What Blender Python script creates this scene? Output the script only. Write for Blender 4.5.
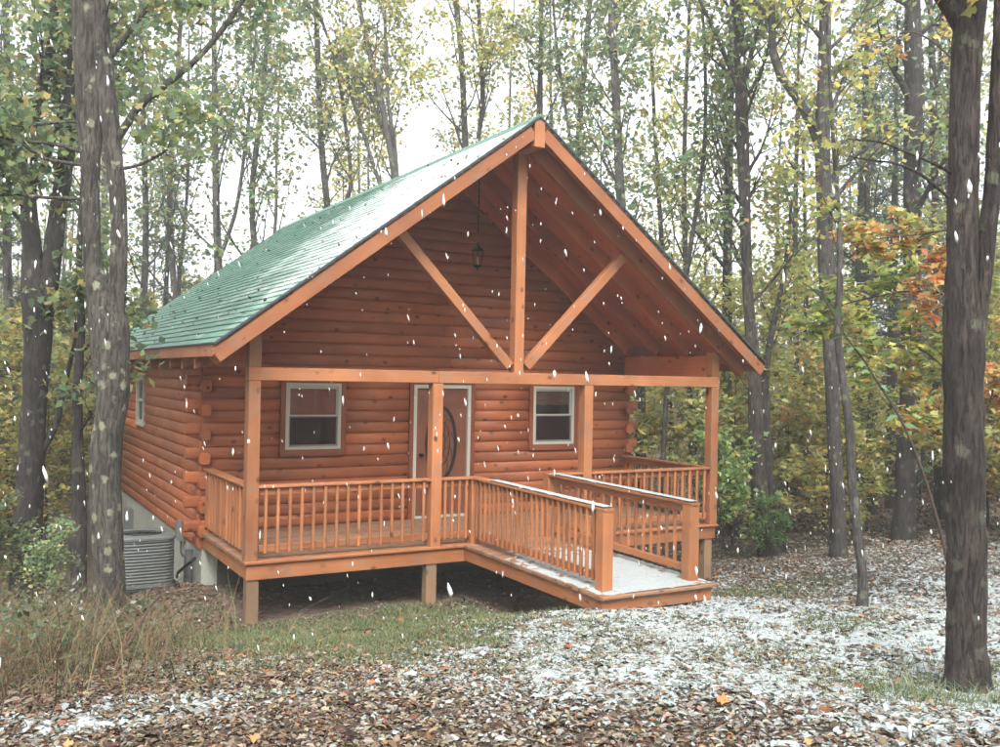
import bpy, bmesh, math, random
import numpy as np
from mathutils import Matrix, Vector, noise as mnoise

sc = bpy.context.scene
for o in list(bpy.data.objects):
    bpy.data.objects.remove(o)
random.seed(11)
RNG = np.random.default_rng(11)

# ------------------------------------------------------------------ camera
CAM = Vector((-3.047, -11.217, 3.053))
YAW, PITCH, ROLL = 0.5222, 0.0041, 0.0193
fw = Vector((math.sin(YAW)*math.cos(PITCH), math.cos(YAW)*math.cos(PITCH), math.sin(PITCH)))
rt = Vector((math.cos(YAW), -math.sin(YAW), 0))
up = rt.cross(fw)
rx = rt*math.cos(ROLL) + up*math.sin(ROLL)
uy = up*math.cos(ROLL) - rt*math.sin(ROLL)
cd = bpy.data.cameras.new('camera')
cd.lens = 33.763; cd.sensor_width = 36; cd.sensor_fit = 'HORIZONTAL'
cd.clip_start = 0.05; cd.clip_end = 3000
cam = bpy.data.objects.new('camera', cd)
sc.collection.objects.link(cam)
cam.matrix_world = Matrix(((rx.x, uy.x, -fw.x, CAM.x), (rx.y, uy.y, -fw.y, CAM.y), (rx.z, uy.z, -fw.z, CAM.z), (0, 0, 0, 1)))
sc.camera = cam

# ------------------------------------------------------------------ sky, sun, exposure
SUN_EL, SUN_AZ = math.radians(48), math.radians(205)     # azimuth clockwise from +Y
world = bpy.data.worlds.new('World'); sc.world = world; world.use_nodes = True
wn = world.node_tree.nodes; wl = world.node_tree.links
bg = wn['Background']
sky = wn.new('ShaderNodeTexSky'); sky.sky_type = 'NISHITA'; sky.sun_disc = False
sky.sun_elevation = SUN_EL; sky.sun_rotation = SUN_AZ
sky.air_density = 1.0; sky.dust_density = 3.0; sky.ozone_density = 1.0
hs = wn.new('ShaderNodeHueSaturation'); hs.inputs['Saturation'].default_value = 0.20
wl.new(sky.outputs[0], hs.inputs['Color'])
wl.new(hs.outputs[0], bg.inputs['Color'])
bg.inputs['Strength'].default_value = 0.15
sd = bpy.data.lights.new('sun', 'SUN'); sd.energy = 1.0; sd.angle = math.radians(25); sd.color = (1.0, 0.97, 0.93)
sun = bpy.data.objects.new('sun', sd); sc.collection.objects.link(sun)
sdir = Vector((math.sin(SUN_AZ)*math.cos(SUN_EL), math.cos(SUN_AZ)*math.cos(SUN_EL), math.sin(SUN_EL)))
sun.rotation_euler = (-sdir).to_track_quat('-Z', 'Y').to_euler()
sc.view_settings.view_transform = 'Standard'; sc.view_settings.look = 'None'
sc.view_settings.exposure = 1.8; sc.view_settings.gamma = 1.0
sc.view_settings.use_curve_mapping = False
sc.render.engine = 'CYCLES'
sc.cycles.use_denoising = True
sc.cycles.use_adaptive_sampling = True; sc.cycles.adaptive_threshold = 0.035
sc.cycles.max_bounces = 5; sc.cycles.diffuse_bounces = 3; sc.cycles.glossy_bounces = 2
sc.cycles.transmission_bounces = 4; sc.cycles.transparent_max_bounces = 6; sc.cycles.volume_bounces = 1
sc.cycles.caustics_reflective = False; sc.cycles.caustics_refractive = False
sc.cycles.sample_clamp_indirect = 4.0

# ------------------------------------------------------------------ helpers
COL = sc.collection
WM = {}                                              # world matrix of every object (parents first)

def put(name, data, mat=None, parent=None, M=None):
    o = bpy.data.objects.new(name, data)
    COL.objects.link(o)
    if mat is not None and data is not None and not data.materials:
        data.materials.append(mat)
    M = M or Matrix()
    WM[o.name] = M
    if parent is not None:
        o.parent = parent
        o.matrix_basis = WM[parent.name].inverted() @ M
    else:
        o.matrix_basis = M
    return o

def empty(name, loc=(0, 0, 0), parent=None):
    return put(name, None, None, parent, Matrix.Translation(loc))

def tag(o, label=None, cat=None, group=None, kind=None):
    if label: o['label'] = label
    if cat: o['category'] = cat
    if group: o['group'] = group
    if kind: o['kind'] = kind
    return o

def copy_tree(o, M, parent=None):
    c = o.copy(); COL.objects.link(c); WM[c.name] = M
    c.parent = parent
    c.matrix_basis = M if parent is None else WM[parent.name].inverted() @ M
    for ch in list(o.children):
        copy_tree(ch, M @ WM[o.name].inverted() @ WM[ch.name], c)
    return c

class MB:
    def __init__(s): s.v = []; s.f = []
    def box(s, a, b):
        n = len(s.v)
        for z in (a[2], b[2]):
            for y in (a[1], b[1]):
                for x in (a[0], b[0]): s.v.append((x, y, z))
        s.f += [(n, n+2, n+3, n+1), (n+4, n+5, n+7, n+6), (n, n+1, n+5, n+4), (n+2, n+6, n+7, n+3), (n, n+4, n+6, n+2), (n+1, n+3, n+7, n+5)]
        return s
    def prism(s, prof, x0, x1):                       # closed profile in (y,z) swept along x
        n = len(s.v); k = len(prof)
        for x in (x0, x1):
            for y, z in prof: s.v.append((x, y, z))
        for i in range(k):
            j = (i+1) % k
            s.f.append((n+i, n+j, n+k+j, n+k+i))
        s.f.append(tuple(n+i for i in reversed(range(k)))); s.f.append(tuple(n+k+i for i in range(k)))
        return s
    def lathe(s, prof, cx=0, cy=0, seg=16, squash=1.0, power=2.0):
        n = len(s.v)
        for r, z in prof:
            for i in range(seg):
                a = 2*math.pi*i/seg; c, d = math.cos(a), math.sin(a)
                q = (abs(c)**power + abs(d)**power)**(-1.0/power)
                s.v.append((cx + r*c*q, cy + r*d*q*squash, z))
        for k in range(len(prof)-1):
            for i in range(seg):
                j = (i+1) % seg
                s.f.append((n+k*seg+i, n+k*seg+j, n+(k+1)*seg+j, n+(k+1)*seg+i))
        s.f.append(tuple(n+i for i in reversed(range(seg))))
        m = n+(len(prof)-1)*seg
        s.f.append(tuple(m+i for i in range(seg)))
        return s
    def tube(s, pts, rad, seg=6, rough=0.0, seed=0, cap=True, flutes=0):
        pts = [Vector(p) for p in pts]
        n0 = len(s.v); N = len(pts)
        ref = None
        for i, p in enumerate(pts):
            t = (pts[min(i+1, N-1)] - pts[max(i-1, 0)])
            if t.length < 1e-9: t = Vector((0, 0, 1))
            t.normalize()
            if ref is None:
                ref = t.orthogonal().normalized() if abs(t.z) < .9 else Vector((1, 0, 0))
            ref = (ref - t*ref.dot(t))
            if ref.length < 1e-6: ref = t.orthogonal()
            ref.normalize()
            b = t.cross(ref)
            for k in range(seg):
                a = 2*math.pi*k/seg
                r = rad[i]
                if rough:
                    q = Vector((math.cos(a)*2.2+seed, math.sin(a)*2.2, i*0.35))
                    r *= 1 + rough*mnoise.noise(q)
                    if flutes: r *= 1 + 0.045*mnoise.noise(Vector((math.cos(a)*flutes+seed, math.sin(a)*flutes, i*0.30)))
                s.v.append(tuple(p + (ref*math.cos(a) + b*math.sin(a))*r))
        for i in range(N-1):
            for k in range(seg):
                j = (k+1) % seg
                s.f.append((n0+i*seg+k, n0+i*seg+j, n0+(i+1)*seg+j, n0+(i+1)*seg+k))
        if cap:
            s.f.append(tuple(n0+(N-1)*seg+k for k in range(seg)))
        return s
    def mesh(s, name, smooth=False):
        me = bpy.data.meshes.new(name); me.from_pydata(s.v, [], s.f); me.update()
        if smooth: me.polygons.foreach_set('use_smooth', [True]*len(me.polygons))
        return me
    def build(s, name, mat, parent=None, M=None, smooth=False):
        return put(name, s.mesh(name, smooth), mat, parent, M)

def frame(p0, p1, upv=(0, 0, 1)):
    p0 = Vector(p0); p1 = Vector(p1)
    x = (p1-p0).normalized(); u = Vector(upv)
    if abs(x.dot(u)) > .99: u = Vector((0, 1, 0))
    y = u.cross(x).normalized(); z = x.cross(y)
    return Matrix(((x.x, y.x, z.x, p0.x), (x.y, y.y, z.y, p0.y), (x.z, y.z, z.z, p0.z), (0, 0, 0, 1))), (p1-p0).length

BEAMS = {}
def beam_mesh(L, w, h, c=0.006):
    key = (round(L, 3), round(w, 3), round(h, 3))
    if key not in BEAMS:
        a, b = w/2, h/2; c = min(c, a*.4, b*.4)
        prof = [(-a+c, -b), (a-c, -b), (a, -b+c), (a, b-c), (a-c, b), (-a+c, b), (-a, b-c), (-a, -b+c)]
        BEAMS[key] = MB().prism(prof, 0, L).mesh('timber')
    return BEAMS[key]
def beam(name, p0, p1, w, h, mat, parent, upv=(0, 0, 1)):
    """a squared timber: w across, h along the up vector, grain along its length"""
    M, L = frame(p0, p1, upv)
    me = beam_mesh(L, w, h)
    if me.materials and me.materials[0] is not mat:
        me = me.copy(); me.materials.clear()
    return put(name, me, mat, parent, M)

# ------------------------------------------------------------------ materials
def new_mat(name):
    m = bpy.data.materials.new(name); m.use_nodes = True
    return m, m.node_tree.nodes, m.node_tree.links, m.node_tree.nodes['Principled BSDF']
def nd(n, t, **kw):
    x = n.new(t)
    for k, v in kw.items():
        if k in x.inputs: x.inputs[k].default_value = v
        else: setattr(x, k, v)
    return x
def ramp(n, stops):
    r = n.new('ShaderNodeValToRGB'); e = r.color_ramp.elements
    while len(e) < len(stops): e.new(0.5)
    for q, (p, c) in zip(e, stops):
        q.position = p; q.color = (*c, 1) if len(c) == 3 else c
    return r
def mixc(n, l, fac, a, b, mode='MIX'):
    m = n.new('ShaderNodeMix'); m.data_type = 'RGBA'; m.blend_type = mode
    for sock, v in ((m.inputs[0], fac), (m.inputs[6], a), (m.inputs[7], b)):
        if hasattr(v, 'is_linked'): l.new(v, sock)
        elif isinstance(v, (int, float)): sock.default_value = v
        else: sock.default_value = (*v, 1)
    return m.outputs[2]
def mathn(n, l, op, a, b=0.0, clamp=False):
    m = n.new('ShaderNodeMath'); m.operation = op; m.use_clamp = clamp
    for sock, v in ((m.inputs[0], a), (m.inputs[1], b)):
        if hasattr(v, 'is_linked'): l.new(v, sock)
        else: sock.default_value = v
    return m.outputs[0]
def bump(n, l, h, bsdf, strength=.3, dist=.01):
    b = nd(n, 'ShaderNodeBump', Strength=strength, Distance=dist)
    l.new(h, b.inputs['Height']); l.new(b.outputs[0], bsdf.inputs['Normal'])

def wood(name, light, dark, rough=.55, knots=True, snow=0.0, weather=0.0):
    m, n, l, b = new_mat(name)
    tc = nd(n, 'ShaderNodeTexCoord'); oi = nd(n, 'ShaderNodeObjectInfo')
    off = nd(n, 'ShaderNodeCombineXYZ')
    l.new(mathn(n, l, 'MULTIPLY', oi.outputs['Random'], 37.0), off.inputs[0])
    l.new(mathn(n, l, 'MULTIPLY', oi.outputs['Random'], 11.0), off.inputs[1])
    add = nd(n, 'ShaderNodeVectorMath', operation='ADD')
    l.new(tc.outputs['Object'], add.inputs[0]); l.new(off.outputs[0], add.inputs[1])
    mp = nd(n, 'ShaderNodeMapping'); mp.inputs['Scale'].default_value = (1.1, 30, 30); l.new(add.outputs[0], mp.inputs[0])
    g = nd(n, 'ShaderNodeTexNoise', Scale=1.0, Detail=5.0, Roughness=.6, Distortion=.6); l.new(mp.outputs[0], g.inputs['Vector'])
    big = nd(n, 'ShaderNodeTexNoise', Scale=1.7, Detail=3.0); l.new(add.outputs[0], big.inputs['Vector'])
    r = ramp(n, [(.36, dark), (.52, tuple((a+c)/2 for a, c in zip(light, dark))), (.66, light)])
    l.new(g.outputs[0], r.inputs[0])
    col = mixc(n, l, 0.75, r.outputs[0], mixc(n, l, big.outputs[0], tuple(c*.62 for c in dark), tuple(min(1, c*1.12) for c in light)))
    tone = nd(n, 'ShaderNodeMapRange'); l.new(oi.outputs['Random'], tone.inputs[0])
    tone.inputs[3].default_value = .80; tone.inputs[4].default_value = 1.16
    col = mixc(n, l, 1.0, col, tone.outputs[0], 'MULTIPLY')
    if knots:
        mk = nd(n, 'ShaderNodeMapping'); mk.inputs['Scale'].default_value = (4.6, 7.0, 7.0); l.new(add.outputs[0], mk.inputs[0])
        vo = nd(n, 'ShaderNodeTexVoronoi', Scale=1.0, Randomness=1.0); l.new(mk.outputs[0], vo.inputs['Vector'])
        kr = ramp(n, [(.12, (1, 1, 1)), (.25, (0, 0, 0))]); l.new(vo.outputs['Distance'], kr.inputs[0])
        sv_ = nd(n, 'ShaderNodeSeparateColor'); l.new(vo.outputs['Color'], sv_.inputs[0])
        few = nd(n, 'ShaderNodeMapRange'); l.new(sv_.outputs[0], few.inputs[0]); few.inputs[1].default_value = .42; few.inputs[2].default_value = .70
        col = mixc(n, l, mathn(n, l, 'MULTIPLY', mathn(n, l, 'MULTIPLY', kr.outputs[0], few.outputs[0]), .85), col, tuple(c*.30 for c in dark))
    if weather:
        wn_ = nd(n, 'ShaderNodeTexNoise', Scale=3.2, Detail=6.0, Roughness=.7); l.new(add.outputs[0], wn_.inputs['Vector'])
        wr = ramp(n, [(.50, (0, 0, 0)), (.66, (1, 1, 1))]); l.new(wn_.outputs[0], wr.inputs[0])
        col = mixc(n, l, mathn(n, l, 'MULTIPLY', wr.outputs[0], weather), col, (.20, .16, .13))
    l.new(col, b.inputs['Base Color'])
    rr = nd(n, 'ShaderNodeMapRange'); l.new(g.outputs[0], rr.inputs[0]); rr.inputs[3].default_value = rough-.12; rr.inputs[4].default_value = rough+.18
    l.new(rr.outputs[0], b.inputs['Roughness'])
    bump(n, l, g.outputs[0], b, .35, .004)
    return m

def plain(name, col, rough=.6, var=.25, scale=8.0, metal=0.0, bmp=.1, bscale=60):
    m, n, l, b = new_mat(name)
    tc = nd(n, 'ShaderNodeTexCoord')
    t = nd(n, 'ShaderNodeTexNoise', Scale=scale, Detail=6.0, Roughness=.6); l.new(tc.outputs['Object'], t.inputs['Vector'])
    t2 = nd(n, 'ShaderNodeTexNoise', Scale=bscale, Detail=3.0); l.new(tc.outputs['Object'], t2.inputs['Vector'])
    l.new(mixc(n, l, t.outputs[0], tuple(c*(1-var) for c in col), tuple(min(1, c*(1+var)) for c in col)), b.inputs['Base Color'])
    b.inputs['Roughness'].default_value = rough; b.inputs['Metallic'].default_value = metal
    if bmp: bump(n, l, t2.outputs[0], b, bmp, .01)
    return m

M_LOG = wood('log_stain', (.52, .160, .055), (.25, .064, .022), .5, weather=.14)
M_TRIM = wood('casing_stain', (.30, .080, .030), (.18, .044, .017), .5, knots=False)
M_TIMBER = wood('timber_stain', (.50, .198, .078), (.23, .074, .026), .55, weather=.42)
M_FASCIA = wood('fascia_stain', (.42, .156, .060), (.22, .068, .025), .55, weather=.3)
M_CEIL = wood('ceiling_stain', (.62, .185, .062), (.36, .090, .030), .55)
M_DECK = wood('deck_boards', (.36, .20, .115), (.22, .11, .06), .6, weather=.7)
M_RAWPOST = wood('treated_post', (.30, .185, .10), (.19, .11, .06), .75, weather=.4)
M_DOOR = wood('door_stain', (.25, .088, .048), (.17, .054, .030), .4, knots=False)
M_FRAME = plain('vinyl_frame', (.50, .51, .43), .45, .06)
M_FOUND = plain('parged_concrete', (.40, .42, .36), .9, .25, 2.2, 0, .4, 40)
M_DARKIN = plain('interior_dark', (.05, .035, .028), .9, .2)
M_REFLECT_RED = plain('pane_reflection_red', (.40, .125, .09), .9, .2)  # red stands in for porch wood reflected in the pane
M_REFLECT_DARK = plain('pane_reflection_dark', (.20, .085, .07), .9, .4, 3.0)  # dark red stands in for the reflected tone of the right window
M_BLACK = plain('black_metal', (.015, .015, .016), .35, .2, 20, .6)
M_ACGREY = plain('condenser_grey', (.155, .170, .165), .5, .12, 12, .1)
M_ACDARK = plain('condenser_dark', (.02, .02, .022), .8, .2)
M_BOX = plain('box_grey', (.20, .22, .22), .5, .12, 12, .1)
M_CONDUIT = plain('conduit_grey', (.10, .10, .10), .7, .2)
M_FELT = plain('drip_edge', (.03, .045, .05), .6, .2)
M_LEAD = plain('lead_came', (.03, .025, .02), .4, .2, 20, .5)

def snow_mat():
    m, n, l, b = new_mat('snow')
    tc = nd(n, 'ShaderNodeTexCoord')
    t = nd(n, 'ShaderNodeTexNoise', Scale=30.0, Detail=5.0); l.new(tc.outputs['Object'], t.inputs['Vector'])
    l.new(mixc(n, l, t.outputs[0], (.27, .305, .305), (.50, .555, .555)), b.inputs['Base Color'])
    b.inputs['Roughness'].default_value = .7
    bump(n, l, t.outputs[0], b, .5, .01)
    return m
M_SNOW = snow_mat()

def glass_mat():
    m = bpy.data.materials.new('window_glass'); m.use_nodes = True
    n = m.node_tree.nodes; l = m.node_tree.links; n.clear()
    out = nd(n, 'ShaderNodeOutputMaterial'); tr = nd(n, 'ShaderNodeBsdfTransparent'); tr.inputs[0].default_value = (.95, .96, .95, 1)
    gl = nd(n, 'ShaderNodeBsdfGlossy'); gl.inputs['Roughness'].default_value = .015
    fr = nd(n, 'ShaderNodeFresnel', IOR=1.42)
    mx = nd(n, 'ShaderNodeMixShader'); l.new(fr.outputs[0], mx.inputs[0]); l.new(tr.outputs[0], mx.inputs[1]); l.new(gl.outputs[0], mx.inputs[2])
    l.new(mx.outputs[0], out.inputs[0])
    return m
M_GLASS = glass_mat()
def screen_mat():
    m = bpy.data.materials.new('insect_screen'); m.use_nodes = True
    n = m.node_tree.nodes; l = m.node_tree.links; n.clear()
    out = nd(n, 'ShaderNodeOutputMaterial'); tr = nd(n, 'ShaderNodeBsdfTransparent')
    df = nd(n, 'ShaderNodeBsdfDiffuse'); df.inputs[0].default_value = (.055, .030, .030, 1)
    mx = nd(n, 'ShaderNodeMixShader'); mx.inputs[0].default_value = .20
    l.new(tr.outputs[0], mx.inputs[1]); l.new(df.outputs[0], mx.inputs[2]); l.new(mx.outputs[0], out.inputs[0])
    return m
M_SCREEN = screen_mat()

def shingle_mat():
    m, n, l, b = new_mat('green_shingle')
    tc = nd(n, 'ShaderNodeTexCoord'); at = nd(n, 'ShaderNodeAttribute', attribute_name='tint')
    t = nd(n, 'ShaderNodeTexNoise', Scale=55.0, Detail=4.0); l.new(tc.outputs['Object'], t.inputs['Vector'])
    base = mixc(n, l, at.outputs['Fac'], (.065, .155, .115), (.105, .225, .168))
    base = mixc(n, l, mathn(n, l, 'MULTIPLY', t.outputs[0], .5), base, (.14, .27, .21))
    # a dusting of snow lies on the cold overhang over the open porch, thinning towards the heated rear
    sx = nd(n, 'ShaderNodeSeparateXYZ'); l.new(tc.outputs['Object'], sx.inputs[0])
    fy = nd(n, 'ShaderNodeMapRange'); l.new(sx.outputs[1], fy.inputs[0])
    fy.inputs[1].default_value = 6.0; fy.inputs[2].default_value = -.2; fy.inputs[3].default_value = 0; fy.inputs[4].default_value = 1
    fz = nd(n, 'ShaderNodeMapRange'); l.new(sx.outputs[2], fz.inputs[0])
    fz.inputs[1].default_value = 3.4; fz.inputs[2].default_value = 6.0; fz.inputs[3].default_value = .12; fz.inputs[4].default_value = 1.2
    mp = nd(n, 'ShaderNodeMapping'); mp.inputs['Scale'].default_value = (2.2, 1.0, 2.2); l.new(tc.outputs['Object'], mp.inputs[0])
    n1 = nd(n, 'ShaderNodeTexNoise', Scale=1.2, Detail=7.0, Roughness=.72); l.new(mp.outputs[0], n1.inputs['Vector'])
    s = mathn(n, l, 'ADD', mathn(n, l, 'MULTIPLY', fy.outputs[0], fz.outputs[0]), mathn(n, l, 'MULTIPLY', mathn(n, l, 'SUBTRACT', n1.outputs[0], .5), 1.25))
    sr = ramp(n, [(.20, (0, 0, 0)), (.76, (1, 1, 1))]); l.new(s, sr.inputs[0])
    l.new(mixc(n, l, sr.outputs[0], base, (.78, .83, .82)), b.inputs['Base Color'])
    b.inputs['Roughness'].default_value = .42
    bump(n, l, t.outputs[0], b, .35, .004)
    return m
M_SHINGLE = shingle_mat()

def bark_mat(name, light, dark, lichen=0.0, furrow=1.0):
    m, n, l, b = new_mat(name)
    tc = nd(n, 'ShaderNodeTexCoord'); oi = nd(n, 'ShaderNodeObjectInfo')
    add = nd(n, 'ShaderNodeVectorMath', operation='ADD'); l.new(tc.outputs['Object'], add.inputs[0])
    off = nd(n, 'ShaderNodeCombineXYZ'); l.new(mathn(n, l, 'MULTIPLY', oi.outputs['Random'], 50.0), off.inputs[2]); l.new(off.outputs[0], add.inputs[1])
    mp = nd(n, 'ShaderNodeMapping'); mp.inputs['Scale'].default_value = (34, 34, 5.5); l.new(add.outputs[0], mp.inputs[0])
    g = nd(n, 'ShaderNodeTexNoise', Scale=1.0, Detail=4.0, Roughness=.65, Distortion=.8); l.new(mp.outputs[0], g.inputs['Vector'])
    big = nd(n, 'ShaderNodeTexNoise', Scale=2.6, Detail=5.0, Roughness=.65); l.new(add.outputs[0], big.inputs['Vector'])
    r = ramp(n, [(.40, dark), (.58, light)]); l.new(g.outputs[0], r.inputs[0])
    bigr = ramp(n, [(.35, (.55, .55, .55)), (.68, (1.25, 1.25, 1.25))]); l.new(big.outputs[0], bigr.inputs[0])
    col = mixc(n, l, 1.0, r.outputs[0], bigr.outputs[0], 'MULTIPLY')
    tone = nd(n, 'ShaderNodeMapRange'); l.new(oi.outputs['Random'], tone.inputs[0]); tone.inputs[3].default_value = .75; tone.inputs[4].default_value = 1.2
    col = mixc(n, l, 1.0, col, tone.outputs[0], 'MULTIPLY')
    if lichen:
        ml = nd(n, 'ShaderNodeMapping'); ml.inputs['Scale'].default_value = (5.5, 5.5, 4.5); l.new(add.outputs[0], ml.inputs[0])
        vo = nd(n, 'ShaderNodeTexVoronoi', Scale=1.0); l.new(ml.outputs[0], vo.inputs['Vector'])
        ns = nd(n, 'ShaderNodeTexNoise', Scale=22.0, Detail=4.0); l.new(add.outputs[0], ns.inputs['Vector'])
        d = mathn(n, l, 'ADD', vo.outputs['Distance'], mathn(n, l, 'MULTIPLY', mathn(n, l, 'SUBTRACT', ns.outputs[0], .5), .5))
        lr = ramp(n, [(.16, (1, 1, 1)), (.27, (0, 0, 0))]); l.new(d, lr.inputs[0])
        col = mixc(n, l, mathn(n, l, 'MULTIPLY', lr.outputs[0], lichen), col, (.30, .33, .22))
    l.new(col, b.inputs['Base Color']); b.inputs['Roughness'].default_value = .85
    bump(n, l, g.outputs[0], b, 1.0*furrow, .05)
    return m
M_BARK_GREY = bark_mat('bark_grey', (.125, .112, .092), (.032, .028, .024), .75)
M_BARK_RED = bark_mat('bark_brown', (.070, .054, .045), (.013, .010, .009), .25)
M_BARK_DARK = bark_mat('bark_dark', (.055, .046, .042), (.017, .014, .013), .25, .6)
M_BARK_PALE = bark_mat('bark_pale', (.098, .088, .080), (.034, .030, .028), .3, .6)
M_TWIG = plain('twig_bark', (.055, .036, .028), .8, .4, 30)

def leaf_mat(name, trans=.45):
    m = bpy.data.materials.new(name); m.use_nodes = True
    n = m.node_tree.nodes; l = m.node_tree.links; n.clear()
    out = nd(n, 'ShaderNodeOutputMaterial'); at = nd(n, 'ShaderNodeAttribute', attribute_name='Col'); oi = nd(n, 'ShaderNodeObjectInfo')
    c = mixc(n, l, 1.0, at.outputs['Color'], oi.outputs['Color'], 'MULTIPLY')
    df = nd(n, 'ShaderNodeBsdfDiffuse'); l.new(c, df.inputs[0])
    if trans:
        tl = nd(n, 'ShaderNodeBsdfTranslucent'); l.new(c, tl.inputs[0])
        mx = nd(n, 'ShaderNodeMixShader'); mx.inputs[0].default_value = trans
        l.new(df.outputs[0], mx.inputs[1]); l.new(tl.outputs[0], mx.inputs[2]); l.new(mx.outputs[0], out.inputs[0])
    else:
        l.new(df.outputs[0], out.inputs[0])
    return m
M_LEAF = leaf_mat('autumn_leaf', .55)
M_LITTER = leaf_mat('fallen_leaf', 0)
M_BLADE = leaf_mat('grass_blade', .3)

# ------------------------------------------------------------------ ground
GP = np.array([(0, 0, .02), (2.38, 0, .02), (7.25, 0, -.09), (2.87, -3, .56), (4.4, -3, .50), (3.6, -3.6, .60), (3.6, -2.0, .18), (3.6, 1.5, -.05),
    (-.1, 3.9, -.33), (-.76, 2.5, .0), (-.5, 6, -.5), (-.5, 10, -.8), (-1.56, .05, .12), (-2.15, 3.86, -.29), (-1.5, 3.17, -.3),
    (3.33, -7.03, .84), (6.59, -3.48, .29), (6.4, -4.86, .60), (9.99, -.25, .09), (10.1, 1.44, -.2), (12.7, .5, .08), (15.6, 3.5, 0), (15.6, 5.75, -.22),
    (16, 2, .05), (10.9, 6.1, -.22), (13.3, 7.1, -.25), (9.5, 13, -.2), (4, 14, -.3), (-2, 13.6, -1.0), (-.67, -7.16, 1.2), (-2.83, -5.68, 1.08), (1.21, -8.58, 1.34),
    (-.93, -4.81, .9), (1.3, -6.44, 1.05), (-2.3, -2.87, .66), (4.07, -5.38, .72), (1.24, -3.86, .66), (5.13, -3.22, .48), (-3.05, -11.2, 1.42), (-7, -9, 1.2), (-6, -2, .4), (-7, 5, -.5),
    (4, -13, 1.6), (9, -9, 1.0), (13, -5, .6), (.4, -1.7, .26), (1.6, -1.4, .2), (20, -2, .2), (-12, 12, -1), (12, 20, -.3), (24, 10, .1)], float)
def _phi(d2): return np.sqrt(d2 + .6)
_d = ((GP[:, None, :2]-GP[None, :, :2])**2).sum(2)
_n = len(GP)
_A = np.zeros((_n+3, _n+3)); _A[:_n, :_n] = -_phi(_d) + np.eye(_n)*-.02
_A[:_n, _n] = 1; _A[:_n, _n+1:] = GP[:, :2]; _A[_n, :_n] = 1; _A[_n+1:, :_n] = GP[:, :2].T
_w = np.linalg.solve(_A, np.r_[GP[:, 2], 0, 0, 0])
def gz(x, y):
    x = np.atleast_1d(np.asarray(x, float)); y = np.atleast_1d(np.asarray(y, float))
    out = np.empty(x.size); xf = x.ravel(); yf = y.ravel()
    for i in range(0, x.size, 20000):
        a = xf[i:i+20000]; b = yf[i:i+20000]
        d2 = (a[:, None]-GP[None, :, 0])**2 + (b[:, None]-GP[None, :, 1])**2
        out[i:i+20000] = -_phi(d2) @ _w[:_n] + _w[_n] + a*_w[_n+1] + b*_w[_n+2]
    r = np.hypot(xf-4, yf-1); k = np.clip((r-18)/16, 0, 1); k = k*k*(3-2*k)
    out = out*(1-k) + (-.35)*k
    return out.reshape(x.shape)
def gz1(x, y): return float(gz(x, y)[0])

def vnoise(x, y, s, seed=0):
    """value noise on arrays"""
    x = np.asarray(x)*s + seed*17.3; y = np.asarray(y)*s + seed*9.1
    xi = np.floor(x).astype(int); yi = np.floor(y).astype(int); fx = x-xi; fy = y-yi
    fx = fx*fx*(3-2*fx); fy = fy*fy*(3-2*fy)
    def h(a, b):
        k = (a*374761393 + b*668265263 + seed*1274126177) & 0x7fffffff
        k = ((k ^ (k >> 13))*1274126177) & 0x7fffffff
        return ((k ^ (k >> 16)) & 0xffff)/65535.0
    return (h(xi, yi)*(1-fx)+h(xi+1, yi)*fx)*(1-fy) + (h(xi, yi+1)*(1-fx)+h(xi+1, yi+1)*fx)*fy
def fbm(x, y, s, seed=0): return .5*vnoise(x, y, s, seed)+.3*vnoise(x, y, s*2.1, seed+1)+.2*vnoise(x, y, s*4.3, seed+2)

def axis(lo, hi, step, far):
    a = list(np.arange(lo, hi+1e-6, step)); s = step
    while a[-1] < far: s *= 1.35; a.append(a[-1]+s)
    s = step
    while a[0] > -far: s *= 1.35; a.insert(0, a[0]-s)
    return np.array(a)
gx = axis(-9, 20, .14, 170); gy = axis(-13, 16, .14, 170)
GX, GY = np.meshgrid(gx, gy)
GZ = gz(GX, GY) + (fbm(GX, GY, 2.2, 5)-.5)*.05 + (vnoise(GX, GY, 6.5, 9)-.5)*.02
me = bpy.data.meshes.new('ground')
nx, ny = len(gx), len(gy)
idx = np.arange(nx*ny).reshape(ny, nx)
faces = np.stack([idx[:-1, :-1], idx[:-1, 1:], idx[1:, 1:], idx[1:, :-1]], -1).reshape(-1, 4)
def np_mesh(name, verts, faces, smooth=False):
    verts = np.asarray(verts, np.float32); faces = np.asarray(faces, np.int32)
    me = bpy.data.meshes.new(name); k = faces.shape[1]
    me.vertices.add(len(verts)); me.vertices.foreach_set('co', verts.ravel())
    me.loops.add(faces.size); me.loops.foreach_set('vertex_index', faces.ravel())
    me.polygons.add(len(faces)); me.polygons.foreach_set('loop_start', np.arange(0, faces.size, k, dtype=np.int32))
    me.polygons.foreach_set('loop_total', np.full(len(faces), k, np.int32))
    if smooth: me.polygons.foreach_set('use_smooth', np.ones(len(faces), bool))
    me.update(calc_edges=True); me.validate()
    return me
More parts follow.
